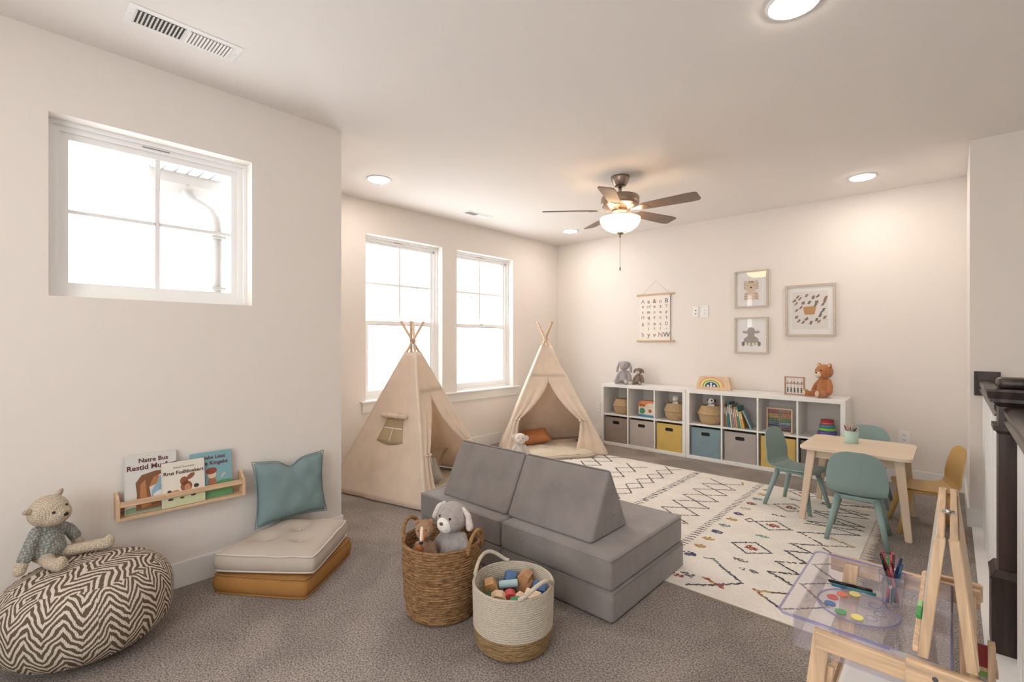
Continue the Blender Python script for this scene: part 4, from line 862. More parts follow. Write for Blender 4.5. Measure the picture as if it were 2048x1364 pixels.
foam('left grey foam seat mat resting on the left base mat', x0+.004, xm-.004, 1.93, 2.70, .153, .303)
foam('right grey foam base mat on the carpet under the right seat mat', xm+.002, x1, 1.935, 2.735, .004, .152)
foam('right grey foam seat mat resting on the right base mat', xm+.004, x1-.004, 1.93, 2.72, .153, .303)
def wedge(label, x0, x1):
    t = thing('foam_wedge', label, 'play couch wedge', ((x0+x1)/2, 2.195, .3035), 0, 'grey foam wedges of the play couch'); w = (x1-x0)/2
    bm = B(); prism(bm, [(-.185, 0), (.185, 0), (.012, .33), (-.012, .33)], -w, w, 'x'); bmesh.ops.bevel(bm, geom=bm.edges[:], offset=.022, segments=6, profile=.55, affect='EDGES')
    obj('cover', bm, M_vel, t, smooth=True)
    if x1 > -1.5:
        bm = B(); box(bm, w-.001, w+.006, .01, .045, .10, .115); box(bm, w-.001, w+.004, .012, .016, .04, .11); bevel(bm, .002, 1); obj('handle', bm, M_vel, t)
wedge('grey foam wedge backrest on the left half of the play couch', -2.487, -1.906); wedge('grey foam wedge backrest with a side pocket on the right half of the play couch', -1.900, -1.318)
# ================================================================== rug
t = None
bm = B(); box(bm, -3.40, -.41, 2.49, 4.79, .0005, .0065); rnd = random.Random(5)
RC = {'k': 1, 'b': 2, 'o': 3, 'r': 4, 't': 5, 'p': 6, 'n': 7, 'g': 8, 'l': 9}
def blob(x, y, s, c):
    a = rnd.uniform(0, PI); k = rnd.randint(4, 6); z_ = .0068+rnd.uniform(0, .0006)
    vs = [bm.verts.new((x+s*rnd.uniform(.7, 1.2)*math.cos(a+2*PI*i/k), y+s*rnd.uniform(.7, 1.2)*math.sin(a+2*PI*i/k), z_)) for i in range(k)]
    bm.faces.new(vs).material_index = RC[c]
def line(pts, c='k', w=.0088, alt=None, keep=.93):
    for a, b in zip(pts, pts[1:]):
        L = math.hypot(b[0]-a[0], b[1]-a[1]); k = max(2, int(L/(w*.85)))
        for i in range(k+1):
            if rnd.random() > keep: continue
            q = i/k; blob(a[0]+(b[0]-a[0])*q+rnd.gauss(0, w*.3), a[1]+(b[1]-a[1])*q+rnd.gauss(0, w*.3), w, c if not alt or rnd.random() > .35 else alt)
def patch(x, y, rx, ry, c, k=32):
    for _ in range(k):
        a = rnd.uniform(0, 2*PI); r = math.sqrt(rnd.random()); blob(x+rx*r*math.cos(a), y+ry*r*math.sin(a), .009, c)
def zig(x0, x1, ys, c='k', w=.0088, alt=None, start=0): line([((x0 if (i+start) % 2 == 0 else x1), y) for i, y in enumerate(ys)], c, w, alt)
# crossing zigzag band (double zigzag forms lozenges)
ys = [2.75+.208*i for i in range(10)]
zig(-1.69, -1.40, ys, 'n'); zig(-1.69, -1.40, ys, 'n', start=1)
line([(-1.40, 4.62), (-1.43, 4.70)], 'o')
for i in range(52): y = 2.62+.042*i; line([(-1.302, y), (-1.262, y+.009)], 'n', .008)
cyc = ['b', 'o', 'o', 'p', 'g', 'o', 'b', 't', 'o', 'p', 'l', 'r', 't', 'o']
for i in range(14): patch(-1.19, 2.60+.154*i, .036, .028, {0: 'b', 1: 't', 2: 'b', 3: 'o', 4: 'o', 5: 'b', 6: 't', 7: 'o', 8: 'p', 9: 'l', 10: 'r', 11: 't', 12: 'o', 13: 'o'}[i])
for i in range(50): y = 2.6+.044*i; line([(-1.895, y), (-1.835, y+rnd.uniform(-.02, .02))], 'k' if i > 12 else 'o', .007); (i % 4 == 0) and patch(-1.865, y, .02, .02, 'k', 6)
ys = [2.7+.205*i for i in range(11)]; zig(-2.20, -2.03, ys, 'n'); zig(-2.20, -2.03, ys, 'n', start=1)
ys = [2.72+.117*i*1.0 for i in range(18)]; zig(-2.56, -2.33, ys[::2], 'k'); zig(-2.56, -2.33, ys[::2], 'k', start=1)
ys = [2.8+.22*i for i in range(10)]; zig(-2.98, -2.72, ys, 'k'); zig(-2.98, -2.72, ys, 'k', start=1); zig(-3.32, -3.10, ys, 'n')
for cy_, col in ((4.25, 'r'), (3.75, 'r'), (3.255, 'r'), (4.72, 'r'), (2.78, 'r')):
    if cy_ == 2.78: continue
    line([(-1.052, cy_), (-.935, cy_-.105), (-.82, cy_), (-.94, cy_+.103), (-1.052, cy_)], 'g', .0085, 'k'); patch(-.935, cy_, .042, .034, 'r', 34)
line([(-1.116, 3.735), (-1.08, 3.71), (-1.055, 3.755), (-1.10, 3.79), (-1.116, 3.735)], 'k', .006)
for x, y, c in ((-.962, 3.995, 'g'), (-.943, 3.50, 't'), (-.937, 3.03, 'g'), (-.858, 2.925, 'g'), (-.95, 4.48, 't'), (-1.08, 2.64, 'g'), (-1.145, 2.60, 'r')): patch(x, y, .05, .018, c, 16)
line([(-1.10, 2.91), (-1.055, 2.935), (-.99, 2.87)], 't', .009, 'g'); line([(-.99, 2.87), (-.83, 2.74)], 'g', .010, 'b')
line([(-1.05, 2.53), (-.95, 2.61), (-.84, 2.735)], 'g', .010, 'k'); line([(-1.01, 2.675), (-.96, 2.65), (-.91, 2.635)], 'r', .012, 'o'); patch(-.915, 2.635, .03, .02, 'r', 16)
line([(-.768, 2.722), (-.70, 2.67)], 'o', .011, 'r'); line([(-.70, 2.67), (-.62, 2.61)], 'g', .009, 'k'); line([(-.765, 2.715), (-.69, 2.75)], 'o', .011); line([(-.69, 2.75), (-.625, 2.79)], 'k', .010)
ys = [2.79, 2.985, 3.06, 3.24, 3.40, 3.495, 3.61, 3.74, 3.95, 4.015, 4.15, 4.295, 4.46, 4.6, 4.73]
zig(-.767, -.632, [2.91, 2.985, 3.062, 3.15, 3.242, 3.353, 3.426, 3.495], 'k', .010, 'g', 1); zig(-.765, -.60, [3.495, 3.605, 3.739], 'k', .009, 'n')
zig(-.778, -.455, [3.739, 3.955, 4.015, 4.151, 4.295, 4.462, 4.52, 4.70], 'k', .0085, 'n'); zig(-.778, -.455, [3.95, 4.06, 4.25, 4.36, 4.56, 4.66], 'g', .008, 'k', 0)
line([(-.461, 3.708), (-.53, 3.74), (-.594, 3.779)], 'o', .010); line([(-.46, 3.71), (-.60, 3.60)], 'g', .008, 'o'); zig(-.60, -.45, [2.62, 2.78, 2.95, 3.1, 3.26, 3.4, 3.56], 'n', .008, 'k')
mr = mat('rug_cream', '#f0e8dd', .95, var=.05, vscale=7, bump=1.0, bscale=75, spec=.05)
rug = obj('rug', bm, [mr]+[mat('rug_yarn_'+c, h_, .95, var=.2, vscale=90, spec=.05) for c, h_ in (('k', '#625b5c'), ('b', '#555878'), ('o', '#c29a58'), ('r', '#a65a4c'), ('t', '#7d9c9c'), ('p', '#5d4a7a'), ('n', '#7a7174'), ('g', '#6f7477'), ('l', '#c9b9a0'))])
tag(rug, 'cream tufted rug with zigzags, diamonds and coloured dots on the carpet', 'rug')
bm = B()
for i in range(190):
    y = 2.495+2.29*i/189; l_ = .055+rnd.uniform(-.01, .008); dy = rnd.uniform(-.012, .012)
    tube(bm, [(-.411, y, .004), (-.411+l_*.5, y+dy*.4, .005), (-.411+l_, y+dy, .003)], .0022, 4)
fr_ = obj('fringe', bm, mat('rug_fringe', '#ddd0be', .95), rug); fr_['kind'] = 'stuff'
bm = B(); box(bm, -3.40, -.41, 2.484, 2.4895, .0005, .0065); obj('bound_edge', bm, mat('rug_binding', '#a3947c', .9), rug)
# ================================================================== teepees
M_can = weave('canvas', '#fae7d2', 380, .2, transl=.30); M_seam = weave('canvas_seam', '#e6d4bf', 380, .2)
M_pole = mat('teepee_pole', '#dcb995', .5, var=.12, vscale=18, stretch=(1, 1, .15))
def teepee(label, base, cross, zf, ztop, front, pocket=None, fold=.012, wtie=(.08, .88), seed=0):
    """base: 4 feet ccw; front = (i, j) indexes of the open face (i left, j right seen from outside)"""
    cx_, cy_, zc = cross; t = thing('teepee', label, 'teepee', (cx_, cy_, 0)); Fl = [Vector((b[0]-cx_, b[1]-cy_, 0)) for b in base]; Cc = Vector((0, 0, zc))
    tops = []
    for k, f in enumerate(Fl):
        nrm = Vector((-f.y, f.x, 0)).normalized()*.014; d = (Cc-f); L = ztop/zc; off = nrm
        a = f+Vector((0, 0, .012))-off*0; cr = Cc+off; e = a+(cr-a)*((ztop-a.z)/(cr.z-a.z))
        bm = B(); cone(bm, a, e, .0125, .0125, 12); obj('pole', bm, M_pole, t); tops.append((a, (cr-a)))
    def onpole(k, z_): a, d = tops[k]; return a+d*((z_-a.z)/d.z)
    cen = Vector((0, 0, 0))
    bm = B(); tube(bm, [(math.cos(a)*.026, math.sin(a)*.026, zc-.012+.004*a/PI) for a in [PI*2*i/12 for i in range(37)]], .004, 6); obj('rope_lashing', bm, mat('rope', '#d8bf9f', .9), t)
    n_, m_ = 24, 30
    def pnt(i, j, u, v, out=.016):
        """u along i->j, v 0 base .. 1 top"""
        z_ = .012+(zf-.012)*v; a, b = onpole(i, z_), onpole(j, z_); p = a.lerp(b, u); o_ = Vector((p.x, p.y, 0)); o_.normalize()
        side = (b-a).cross(Vector((0, 0, 1))); side = side.normalized() if side.length > 1e-6 else o_
        if side.dot(o_) < 0: side = -side
        bell = math.sin(PI*min(1, max(0, u)))*math.sin(PI*min(1, v*1.0))
        w_ = noise.noise(Vector((u*3+seed, v*4, i*7.1)))*.024+noise.noise(Vector((u*7+seed, v*6+u*6, i*3.3)))*.014
        return p+side*(out-.022*bell+w_*(1-v)*math.sin(PI*u)*1.2)
    for i in range(4):
        j = (i+1) % 4
        if (i, j) == front or (j, i) == front: continue
        bm = B(); g = [[bm.verts.new(pnt(i, j, a/n_, b/m_)) for a in range(n_+1)] for b in range(m_+1)]
        for b in range(m_):
            for a in range(n_): bm.faces.new([g[b][a], g[b][a+1], g[b+1][a+1], g[b+1][a]])
        o = obj('canvas_panel', bm, M_can, t, smooth=True); s = o.modifiers.new('thick', 'SOLIDIFY'); s.thickness = .0025; s.offset = 0
        if pocket and (i, j) == pocket[0]:
            u0, u1, v0, v1 = pocket[1]
            def grid(nm, ua, ub, va, vb, out, m, tap=0, nn=8):
                bm = B(); gg = [[bm.verts.new(pnt(i, j, (ua+ub)/2+((ua+(ub-ua)*a/nn)-(ua+ub)/2)*(1+tap*(1-b/nn)), va+(vb-va)*b/nn-(.02*math.sin(PI*a/nn) if b == 0 and tap else 0), out)) for a in range(nn+1)] for b in range(nn+1)]
                for b in range(nn):
                    for a in range(nn): bm.faces.new([gg[b][a], gg[b][a+1], gg[b+1][a+1], gg[b+1][a]])
                o2 = obj(nm, bm, m, o, smooth=True); s2 = o2.modifiers.new('thick', 'SOLIDIFY'); s2.thickness = .004; s2.offset = 0; return o2
            grid('window_screen', u0, u1, v0, v1, .019, weave('mesh_screen', '#d9bf93', 500, .6), .22)
            grid('window_bar', (u0+u1)/2-.008, (u0+u1)/2+.008, v0, v1*.55+v0*.45, .0225, M_seam, nn=4); grid('window_bar', u0-.005, u1+.005, v0+(v1-v0)*.52, v0+(v1-v0)*.58, .0225, M_seam)
            bm = B(); a_, b_ = pnt(i, j, u0-.10, v1+.012, .034), pnt(i, j, u1+.10, v1+.012, .040); pts_ = [a_.lerp(b_, q/10) for q in range(11)]; tube(bm, pts_, .021, 12, rf=lambda q: .021+.0025*math.sin(q*25)); obj('rolled_flap', bm, M_can, o, smooth=True)
            for q in (.25, .72):
                bm = B(); c0 = a_.lerp(b_, q); d_ = (b_-a_).normalized(); u_ = Vector((0, 0, 1)); w_ = d_.cross(u_); tube(bm, [c0+(u_*math.cos(x)+w_*math.sin(x))*.0235 for x in [2*PI*y/14 for y in range(14)]], .0035, 5, cyc=True); obj('tie', bm, M_seam, o)
    # pole sleeves
    for k in range(4):
        bm = B(); a, b = onpole(k, .02), onpole(k, zf); tube(bm, [a.lerp(b, q/12) for q in range(13)], .0185, 10); obj('pole_sleeve', bm, M_seam, t)
    # open front face: header, seam, two tied-back flaps
    i, j = front; vd = .66; vt = .30
    bm = B(); rows = 8; g = [[bm.verts.new(pnt(i, j, a/n_, vd+.045+(1-vd-.045)*b/rows)) for a in range(n_+1)] for b in range(rows+1)]
    for b in range(rows):
        for a in range(n_): bm.faces.new([g[b][a], g[b][a+1], g[b+1][a+1], g[b+1][a]])
    o = obj('canvas_panel', bm, M_can, t, smooth=True); s = o.modifiers.new('thick', 'SOLIDIFY'); s.thickness = .0025; s.offset = 0
    bm = B(); tube(bm, [pnt(i, j, q/20, vd+.045, .018) for q in range(21)], .003, 5); obj('seam', bm, M_seam, o)
    for sgn, tie, foot in ((0, wtie[0], .17), (1, wtie[1], .70)):
        bm = B(); R2 = 34; K = 14; g = []
        for b in range(R2+1):
            v = (vd+.05)*(1-b/R2)
            if v > vt:
                q = (v-vt)/(vd-vt); q = min(1, q); inner = .5*q**.9+tie*(1-q**.9); ap = 1-q
            else: q = v/vt; inner = tie*q+foot*(1-q); ap = .35+.65*q
            row = []
            for a in range(K+1):
                w_ = a/K; u = (w_*inner) if sgn == 0 else (1-w_*(1-inner)); wd = abs(inner-(0 if sgn == 0 else 1))
                amp = fold*ap*(1 if v < vd else .2)*(1.3 if v < vt+.08 else 1)
                row.append(bm.verts.new(pnt(i, j, u, v, .015+amp*math.sin(w_*PI*5+v*3)*min(1, w_*2)+amp*.8*w_)))
            g.append(row)
        for b in range(R2):
            for a in range(K):
                q_ = [g[b][a], g[b+1][a], g[b+1][a+1], g[b][a+1]]; bm.faces.new(q_ if sgn == 0 else q_[::-1])
        o = obj('door_flap', bm, M_can, t, smooth=True); s = o.modifiers.new('thick', 'SOLIDIFY'); s.thickness = .0025; s.offset = 0
        bm = B(); tube(bm, [pnt(i, j, tie*.2 if sgn == 0 else 1-(1-tie)*.2, vt, .03), pnt(i, j, tie, vt, .042), pnt(i, j, tie*.8 if sgn == 0 else 1-(1-tie)*.8, vt+.012, .03)], .006, 6)
        ball(bm, pnt(i, j, tie, vt, .042), .014, 8); tube(bm, [pnt(i, j, tie, vt, .04), pnt(i, j, tie, vt-.03, .045), pnt(i, j, tie+.01, vt-.07, .04)], .003, 5); obj('tie_back', bm, M_seam, o)
    return t
teepee('canvas teepee with a rolled window flap, left, partly behind the left wall', [(-3.0, 2.255), (-3.355, 3.32), (-4.26, 3.05), (-4.05, 2.01)], (-3.69, 2.64, 1.32), 1.215, 1.50, (0, 1), pocket=((3, 0), (.36, .70, .365, .53)), wtie=(.10, .84), seed=1)
teepee('canvas teepee in the far corner with tied-back door flaps', [(-3.93, 4.05), (-2.91, 4.77), (-3.60, 5.42), (-4.26, 4.42)], (-3.68, 4.60, 1.355), 1.262, 1.555, (0, 1), wtie=(.09, .88), seed=5)
M_cream = weave('cream_cotton', '#dfcfb6', 240, .4)
quadcush('floor_quilt', 'cream ruffled floor quilt inside the far corner teepee', 'cushion', [(-3.90, 4.40), (-3.36, 4.02), (-2.955, 4.60), (-3.62, 5.10)], .008, .04, M_cream, M_cream, puff=.035, seed=2, wav=.02)
quadcush('floor_mat', 'cream floor mat inside the left teepee', 'cushion', [(-3.92, 2.35), (-3.25, 2.42), (-3.50, 3.08), (-3.98, 2.95)], .002, .03, M_cream, M_cream, puff=.015, seed=6, wav=.006)
pillow('throw_pillow', 'burnt orange pillow inside the far corner teepee', 'pillow', .36, .30, .12, weave('orange_cotton', '#b97440', 240, .4), (-3.74, 4.46, .155), (math.radians(16), math.radians(-8), math.radians(50)), seed=9)
pillow('throw_pillow', 'tan square pillow standing inside the left teepee', 'pillow', .33, .33, .15, weave('tan_cotton', '#d2b78f', 240, .4), (-3.74, 2.84, .165), (math.radians(55), math.radians(12), math.radians(38)), pinch=.20, seed=12)
pillow('throw_pillow', 'greyish pillow with a dark trim leaning near the opening of the left teepee', 'pillow', .28, .24, .12, weave('greige_cotton', '#c0b4a6', 240, .4), (-3.47, 2.62, .135), (math.radians(48), math.radians(-14), math.radians(64)), seed=14)
plush('plush_mouse', 'pale round-eared plush mouse sitting at the entrance of the far teepee', (-3.50, 3.93, .006), math.radians(-45), .335, '#d6cbc3', ears='mouse', inner='#e6cfc4', muzzle='#e5dad0', head='#dccfc5', nosecol='#c9a59a', muz=(.5, .5, .4, .1), tilt=-.1)
# ================================================================== two floor baskets
def coil_mat(name, c1, c2, sc=90, b=.6):
    m = mat(name, c1, .85, bump=b, bscale=sc, spec=.1); nt = m.node_tree; bs = nt.nodes['Principled BSDF']
    tc = [n for n in nt.nodes if n.type == 'TEX_COORD'][0]; mp = nt.nodes.new('ShaderNodeMapping'); mp.inputs['Scale'].default_value = (1, 1, 4.5); nt.links.new(tc.outputs['Object'], mp.inputs[0])
    n = nt.nodes.new('ShaderNodeTexNoise'); n.inputs['Scale'].default_value = 28; n.inputs['Detail'].default_value = 5; n.inputs['Roughness'].default_value = .7; nt.links.new(mp.outputs[0], n.inputs[0])
    r = nt.nodes.new('ShaderNodeValToRGB'); r.color_ramp.elements[0].position = .34; r.color_ramp.elements[1].position = .66; r.color_ramp.elements[0].color = rgb(c2); r.color_ramp.elements[1].color = rgb(c1)
    nt.links.new(n.outputs[0], r.inputs[0]); nt.links.new(r.outputs[0], bs.inputs['Base Color']); return m
M_hy = coil_mat('water_hyacinth', '#b28c64', '#5e412b'); M_rope = mat('cotton_rope', '#d8cab4', .9, bump=.8, bscale=230, var=.06, vscale=60); M_jute = coil_mat('jute_rope', '#ac8f69', '#7c6346', 120)
def coil_profile(pf, dz, amp):
    """turn a smooth (r, z) line into stacked coils"""
    out = []; 
    for (r0, z0), (r1, z1) in zip(pf, pf[1:]):
        L = math.hypot(r1-r0, z1-z0); k = max(1, round(L/dz)); nx, nz = (z1-z0)/L, -(r1-r0)/L
        for c in range(k):
            for q in range(4):
                f = (c+q/4)/k; a = amp*math.sin(PI*q/4); out.append((r0+(r1-r0)*f+nx*a, z0+(z1-z0)*f+nz*a))
    out.append(pf[-1]); return out
t = thing('woven_basket', 'tall brown water hyacinth basket with two loop handles holding plush toys', 'basket', (-1.852, 1.50, 0)); ax = math.atan2(.29, .95)
H1 = .352
bm = B(); lathe(bm, coil_profile([(.15, .003), (.166, .012), (.178, .10), (.186, .22), (.190, H1)], .0115, .006), 72, wob=.018, closed=True)
lathe(bm, coil_profile([(.190, H1), (.179, H1-.002), (.172, .22), (.150, .012), (.0, .012)], .0115, -.0035), 72, wob=.018, closed=True, cap0=False); obj('basket_body', bm, M_hy, t)
bm = B()
for sgn in (-1, 1):
    bm = B(); c_ = Vector((math.cos(ax), math.sin(ax), 0))*sgn; s_ = Vector((-math.sin(ax), math.cos(ax), 0)); pts = []
    for k in range(19):
        u = PI*k/18; pts.append(c_*(.186+.012*math.sin(u))+s_*.062*math.cos(u)*(1+.12*math.sin(u))+Vector((0, 0, H1-.035+.098*math.sin(u)**.8)))
    tube(bm, pts, .0095, 9, rf=lambda q: .010+.0012*math.sin(q*120)); obj('handle', bm, coil_mat('handle_rope', '#b08c62', '#86623d', 160), t)
bm = B(); prism(bm, ell(0, 0, .165, .165, 40), .175, .185); obj('inner_cushion', bm, mat('basket_filler_cloth', '#6b5642', .9), t)  # brown filler disc that the plush toys rest on
t = thing('rope_basket', 'round cotton rope basket with a brown jute base band, full of wooden blocks', 'basket', (-1.42, 1.548, 0)); H2 = .27
bm = B(); lathe(bm, coil_profile([(.14, .003), (.158, .010), (.168, .05), (.172, .088)], .009, .003), 64, wob=.008, closed=True); obj('jute_band', bm, M_jute, t)
bm = B(); lathe(bm, coil_profile([(.172, .088), (.1745, .18), (.1765, H2)], .0088, .003), 64, wob=.004, closed=True, cap0=False)
lathe(bm, coil_profile([(.1765, H2), (.168, H2-.001), (.166, .18), (.155, .012), (0, .012)], .0088, -.003), 64, wob=.004, closed=True, cap0=False); obj('basket_body', bm, M_rope, t)
ax = math.atan2(-.10, .995)
for sgn in (-1, 1):
    bm = B(); pts = []
    for k in range(31):
        a = -1+2*k/30; th = a*.62; zz = H2+.004+.054*max(0, math.cos(a*PI/2*1.08))**1.3; an = ax+(0 if sgn > 0 else PI)+th; r = .175+.012*max(0, math.cos(a*PI/2))
        pts.append((r*math.cos(an), r*math.sin(an), zz))
    tube(bm, pts, .0085, 9); obj('handle', bm, M_rope, t)
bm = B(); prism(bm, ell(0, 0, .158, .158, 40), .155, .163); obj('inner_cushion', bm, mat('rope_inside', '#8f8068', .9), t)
# blocks
BT = .163
def block(label, x, y, pts, th, col, z0, rot, grain=None):
    t = bpy.data.objects
    bm = B(); prism(bm, pts, -th/2, th/2, 'y'); bevel(bm, .0015, 1); zmin = None
    m = mat('block_'+col, col, .55, var=.12 if grain else .06, vscale=35, stretch=(1, 1, .2))
    o = obj('wooden_block', bm, m); o.location = (x, y, z0); o.rotation_euler = rot
    M_ = Euler(rot).to_matrix(); lo = min((M_ @ v.co).z for v in o.data.vertices); o.location.z = z0-lo; return tag(o, label, 'toy block', 'wooden blocks in the rope basket')
pent = [(-.026, -.035), (.026, -.035), (.032, .01), (.004, .038), (-.03, .02)]
sqr = lambda a, b: [(-a, -b), (a, -b), (a, b), (-a, b)]
block('honey coloured pentagon block at the left side of the rope basket', -1.535, 1.520, pent, .048, '#cf9c62', BT, (.15, .2, .9), 1)
block('denim blue block at the back of the rope basket', -1.520, 1.635, [(-.03, -.025), (.03, -.03), (.034, .02), (.0, .012), (-.028, .03)], .045, '#4f76a6', BT+.01, (.3, .35, 2.5))
block('tall caramel stepped block at the back of the rope basket', -1.443, 1.652, [(-.03, -.045), (.03, -.045), (.034, .0), (.018, .012), (.03, .04), (.0, .055), (-.028, .03)], .05, '#c08a58', BT, (.1, .1, .35), 1)
block('bright blue cuboid at the right side of the rope basket', -1.355, 1.648, sqr(.03, .024), .045, '#2f659c', BT+.012, (.3, .15, .5))
block('light blue cylinder lying across the blocks', -1.482, 1.585, ell(0, 0, .017, .017, 16), .085, '#a5c3c7', BT+.030, (.12, 0, -.85))
block('dark navy block under the light blue cylinder', -1.475, 1.575, sqr(.022, .014), .05, '#1d2534', BT, (0, 0, .6))
block('green triangular block at the left rim of the rope basket', -1.497, 1.460, [(-.03, -.024), (.032, -.024), (.01, .03)], .04, '#2f8046', BT, (.2, .1, .75))
block('cream arch block at the front of the rope basket', -1.442, 1.478, [(-.034, -.03), (-.012, -.03), (-.008, -.012), (.008, -.012), (.012, -.03), (.034, -.03), (.034, .012), (.015, .032), (-.015, .032), (-.034, .012)], .035, '#e0bd95', BT+.004, (.35, .1, .72), 1)
block('red rounded block in the middle of the rope basket', -1.414, 1.522, [(.03*math.cos(a), -.012+.036*math.sin(a)) for a in [PI*k/12 for k in range(13)]]+[(-.03, -.03), (.03, -.03)], .04, '#c9343a', BT+.008, (.1, .2, .85))
block('pale peach block between the red and green blocks', -1.372, 1.54, [(-.022, -.028), (.024, -.028), (.022, .02), (.0, .034), (-.022, .018)], .04, '#e7c3a2', BT, (.2, -.1, .5), 1)
block('cream square block right of the red one', -1.330, 1.575, sqr(.034, .03), .045, '#e5c6a3', BT+.004, (.45, .1, .3), 1)
block('green prism block at the front rim of the rope basket', -1.348, 1.492, [(-.034, -.028), (.034, -.028), (.03, .018), (-.004, .034), (-.034, .012)], .045, '#3a9155', BT, (.35, .2, .55))
block('small cream cube at the front rim beside the green prism', -1.400, 1.458, sqr(.018, .018), .03, '#e0bf9d', BT, (.2, .5, .5), 1)
# the plush toys in the brown basket
t, ho, M, R_ = plush('plush_dog', 'large grey plush dog with a white muzzle sitting in the brown basket', (-1.815, 1.545, .186), math.radians(-78), .375, '#b0a6a0', ears='dog', earcol='#e0d2ca', muzzle='#f2ece4', pads='#e6c8c0', hs=1.05, muz=(.5, .62, .56, .3), tilt=-.08, nosecol='#6b4a3c', legs=[((.10, .11, .08), (.24, .15, .06), (.30, .17, .10)), ((.10, -.11, .08), (.24, -.15, .06), (.30, -.17, .10))])
t, ho, M, R_ = plush('plush_fox', 'orange brown long-snouted plush fox beside the grey dog in the brown basket', (-1.896, 1.430, .186), math.radians(-55), .30, '#a98468', ears='round', earcol='#a87a58', head='#a9815f', nosecol='#15100d', hs=.78, muz=(.5, .5, .5, 0), tilt=.15, arms=[((.0, .12, .45), (.06, .18, .32), (.10, .19, .2)), ((.0, -.12, .45), (.06, -.18, .32), (.10, -.19, .2))], legs=[((.08, .09, .08), (.14, .11, .06), (.18, .12, .10)), ((.08, -.09, .08), (.14, -.11, .06), (.18, -.12, .10))])
bm = B(); limb(bm, [(R_*.5, 0, R_*.1), (R_*1.4, 0, -R_*.75)], [R_*.55, R_*.26]); [setattr(v, 'co', M @ v.co) for v in bm.verts]; sn = remesh(obj('snout', bm, fur('#cf7d38', '#cf7d38'), ho), .004)
bm = B(); limb(bm, [(R_*.75, 0, R_*.42), (R_*1.55, 0, -R_*.62)], [R_*.22, R_*.18]); [setattr(v, 'co', M @ v.co) for v in bm.verts]; remesh(obj('white_blaze', bm, fur('#efe6da', '#efe6da'), ho), .004)
bm = B(); ball(bm, (R_*1.68, 0, -R_*.85), (R_*.18, R_*.22, R_*.18), 12); [setattr(v, 'co', M @ v.co) for v in bm.verts]; obj('nose_tip', bm, M_black, ho)
bm = B()
for k in range(5): limb(bm, [(0, R_*(.2*k-.4), R_*.85), (R_*.1, R_*(.28*k-.56), R_*1.15)], [R_*.14, R_*.07], 8)
[setattr(v, 'co', M @ v.co) for v in bm.verts]; remesh(obj('tuft', bm, fur('#b08a66', '#b08a66'), ho), .004)
bm = B(); limb(bm, [(.035, -.02, .125), (.05, -.05, .09)], [.022, .016]); remesh(obj('orange_scarf', bm, fur('#c9722c', '#c9722c'), t), .004)
# ================================================================== play table and chairs
TZ = .54
t = thing('play_table', 'pale birch children\'s table with rounded corners and splayed legs', 'table', (-.513, 4.365, 0))
w, d = .325, .318
bm = B(); prism(bm, rrect(-w, w, -d, d, .055, 8), TZ-.020, TZ); bmesh.ops.bevel(bm, geom=[e for e in bm.edges if abs(e.verts[0].co.z-e.verts[1].co.z) < 1e-5], offset=.003, segments=2, affect='EDGES'); soft(obj('tabletop', bm, M_birch, t))
bm = B(); box(bm, -.25, .25, -.235, -.217, TZ-.085, TZ-.021); box(bm, -.25, .25, .217, .235, TZ-.085, TZ-.021); box(bm, -.25, -.232, -.217, .217, TZ-.085, TZ-.021); box(bm, .232, .25, -.217, .217, TZ-.085, TZ-.021); obj('apron', bm, M_birch, t)
for sx in (-1, 1):
    for sy in (-1, 1):
        a = Vector((sx*.305, sy*.308, .0065 if sx < 0 else 0)); b = Vector((sx*.252, sy*.245, TZ-.02))
        bm = B(); k = .55; pt = []
        for P_, r in ((a, .019), (b, .027)):
            pt.append([bm.verts.new((P_.x+r*cx_, P_.y+r*cy_, P_.z)) for cx_, cy_ in ((-1, -1), (1, -1), (1, 1), (-1, 1))])
        bm.faces.new(pt[0][::-1]); bm.faces.new(pt[1]); [bm.faces.new([pt[0][i], pt[0][(i+1) % 4], pt[1][(i+1) % 4], pt[1][i]]) for i in range(4)]
        bmesh.ops.bevel(bm, geom=bm.edges[:], offset=.005, segments=2, affect='EDGES'); soft(obj('leg', bm, M_birchv, t))
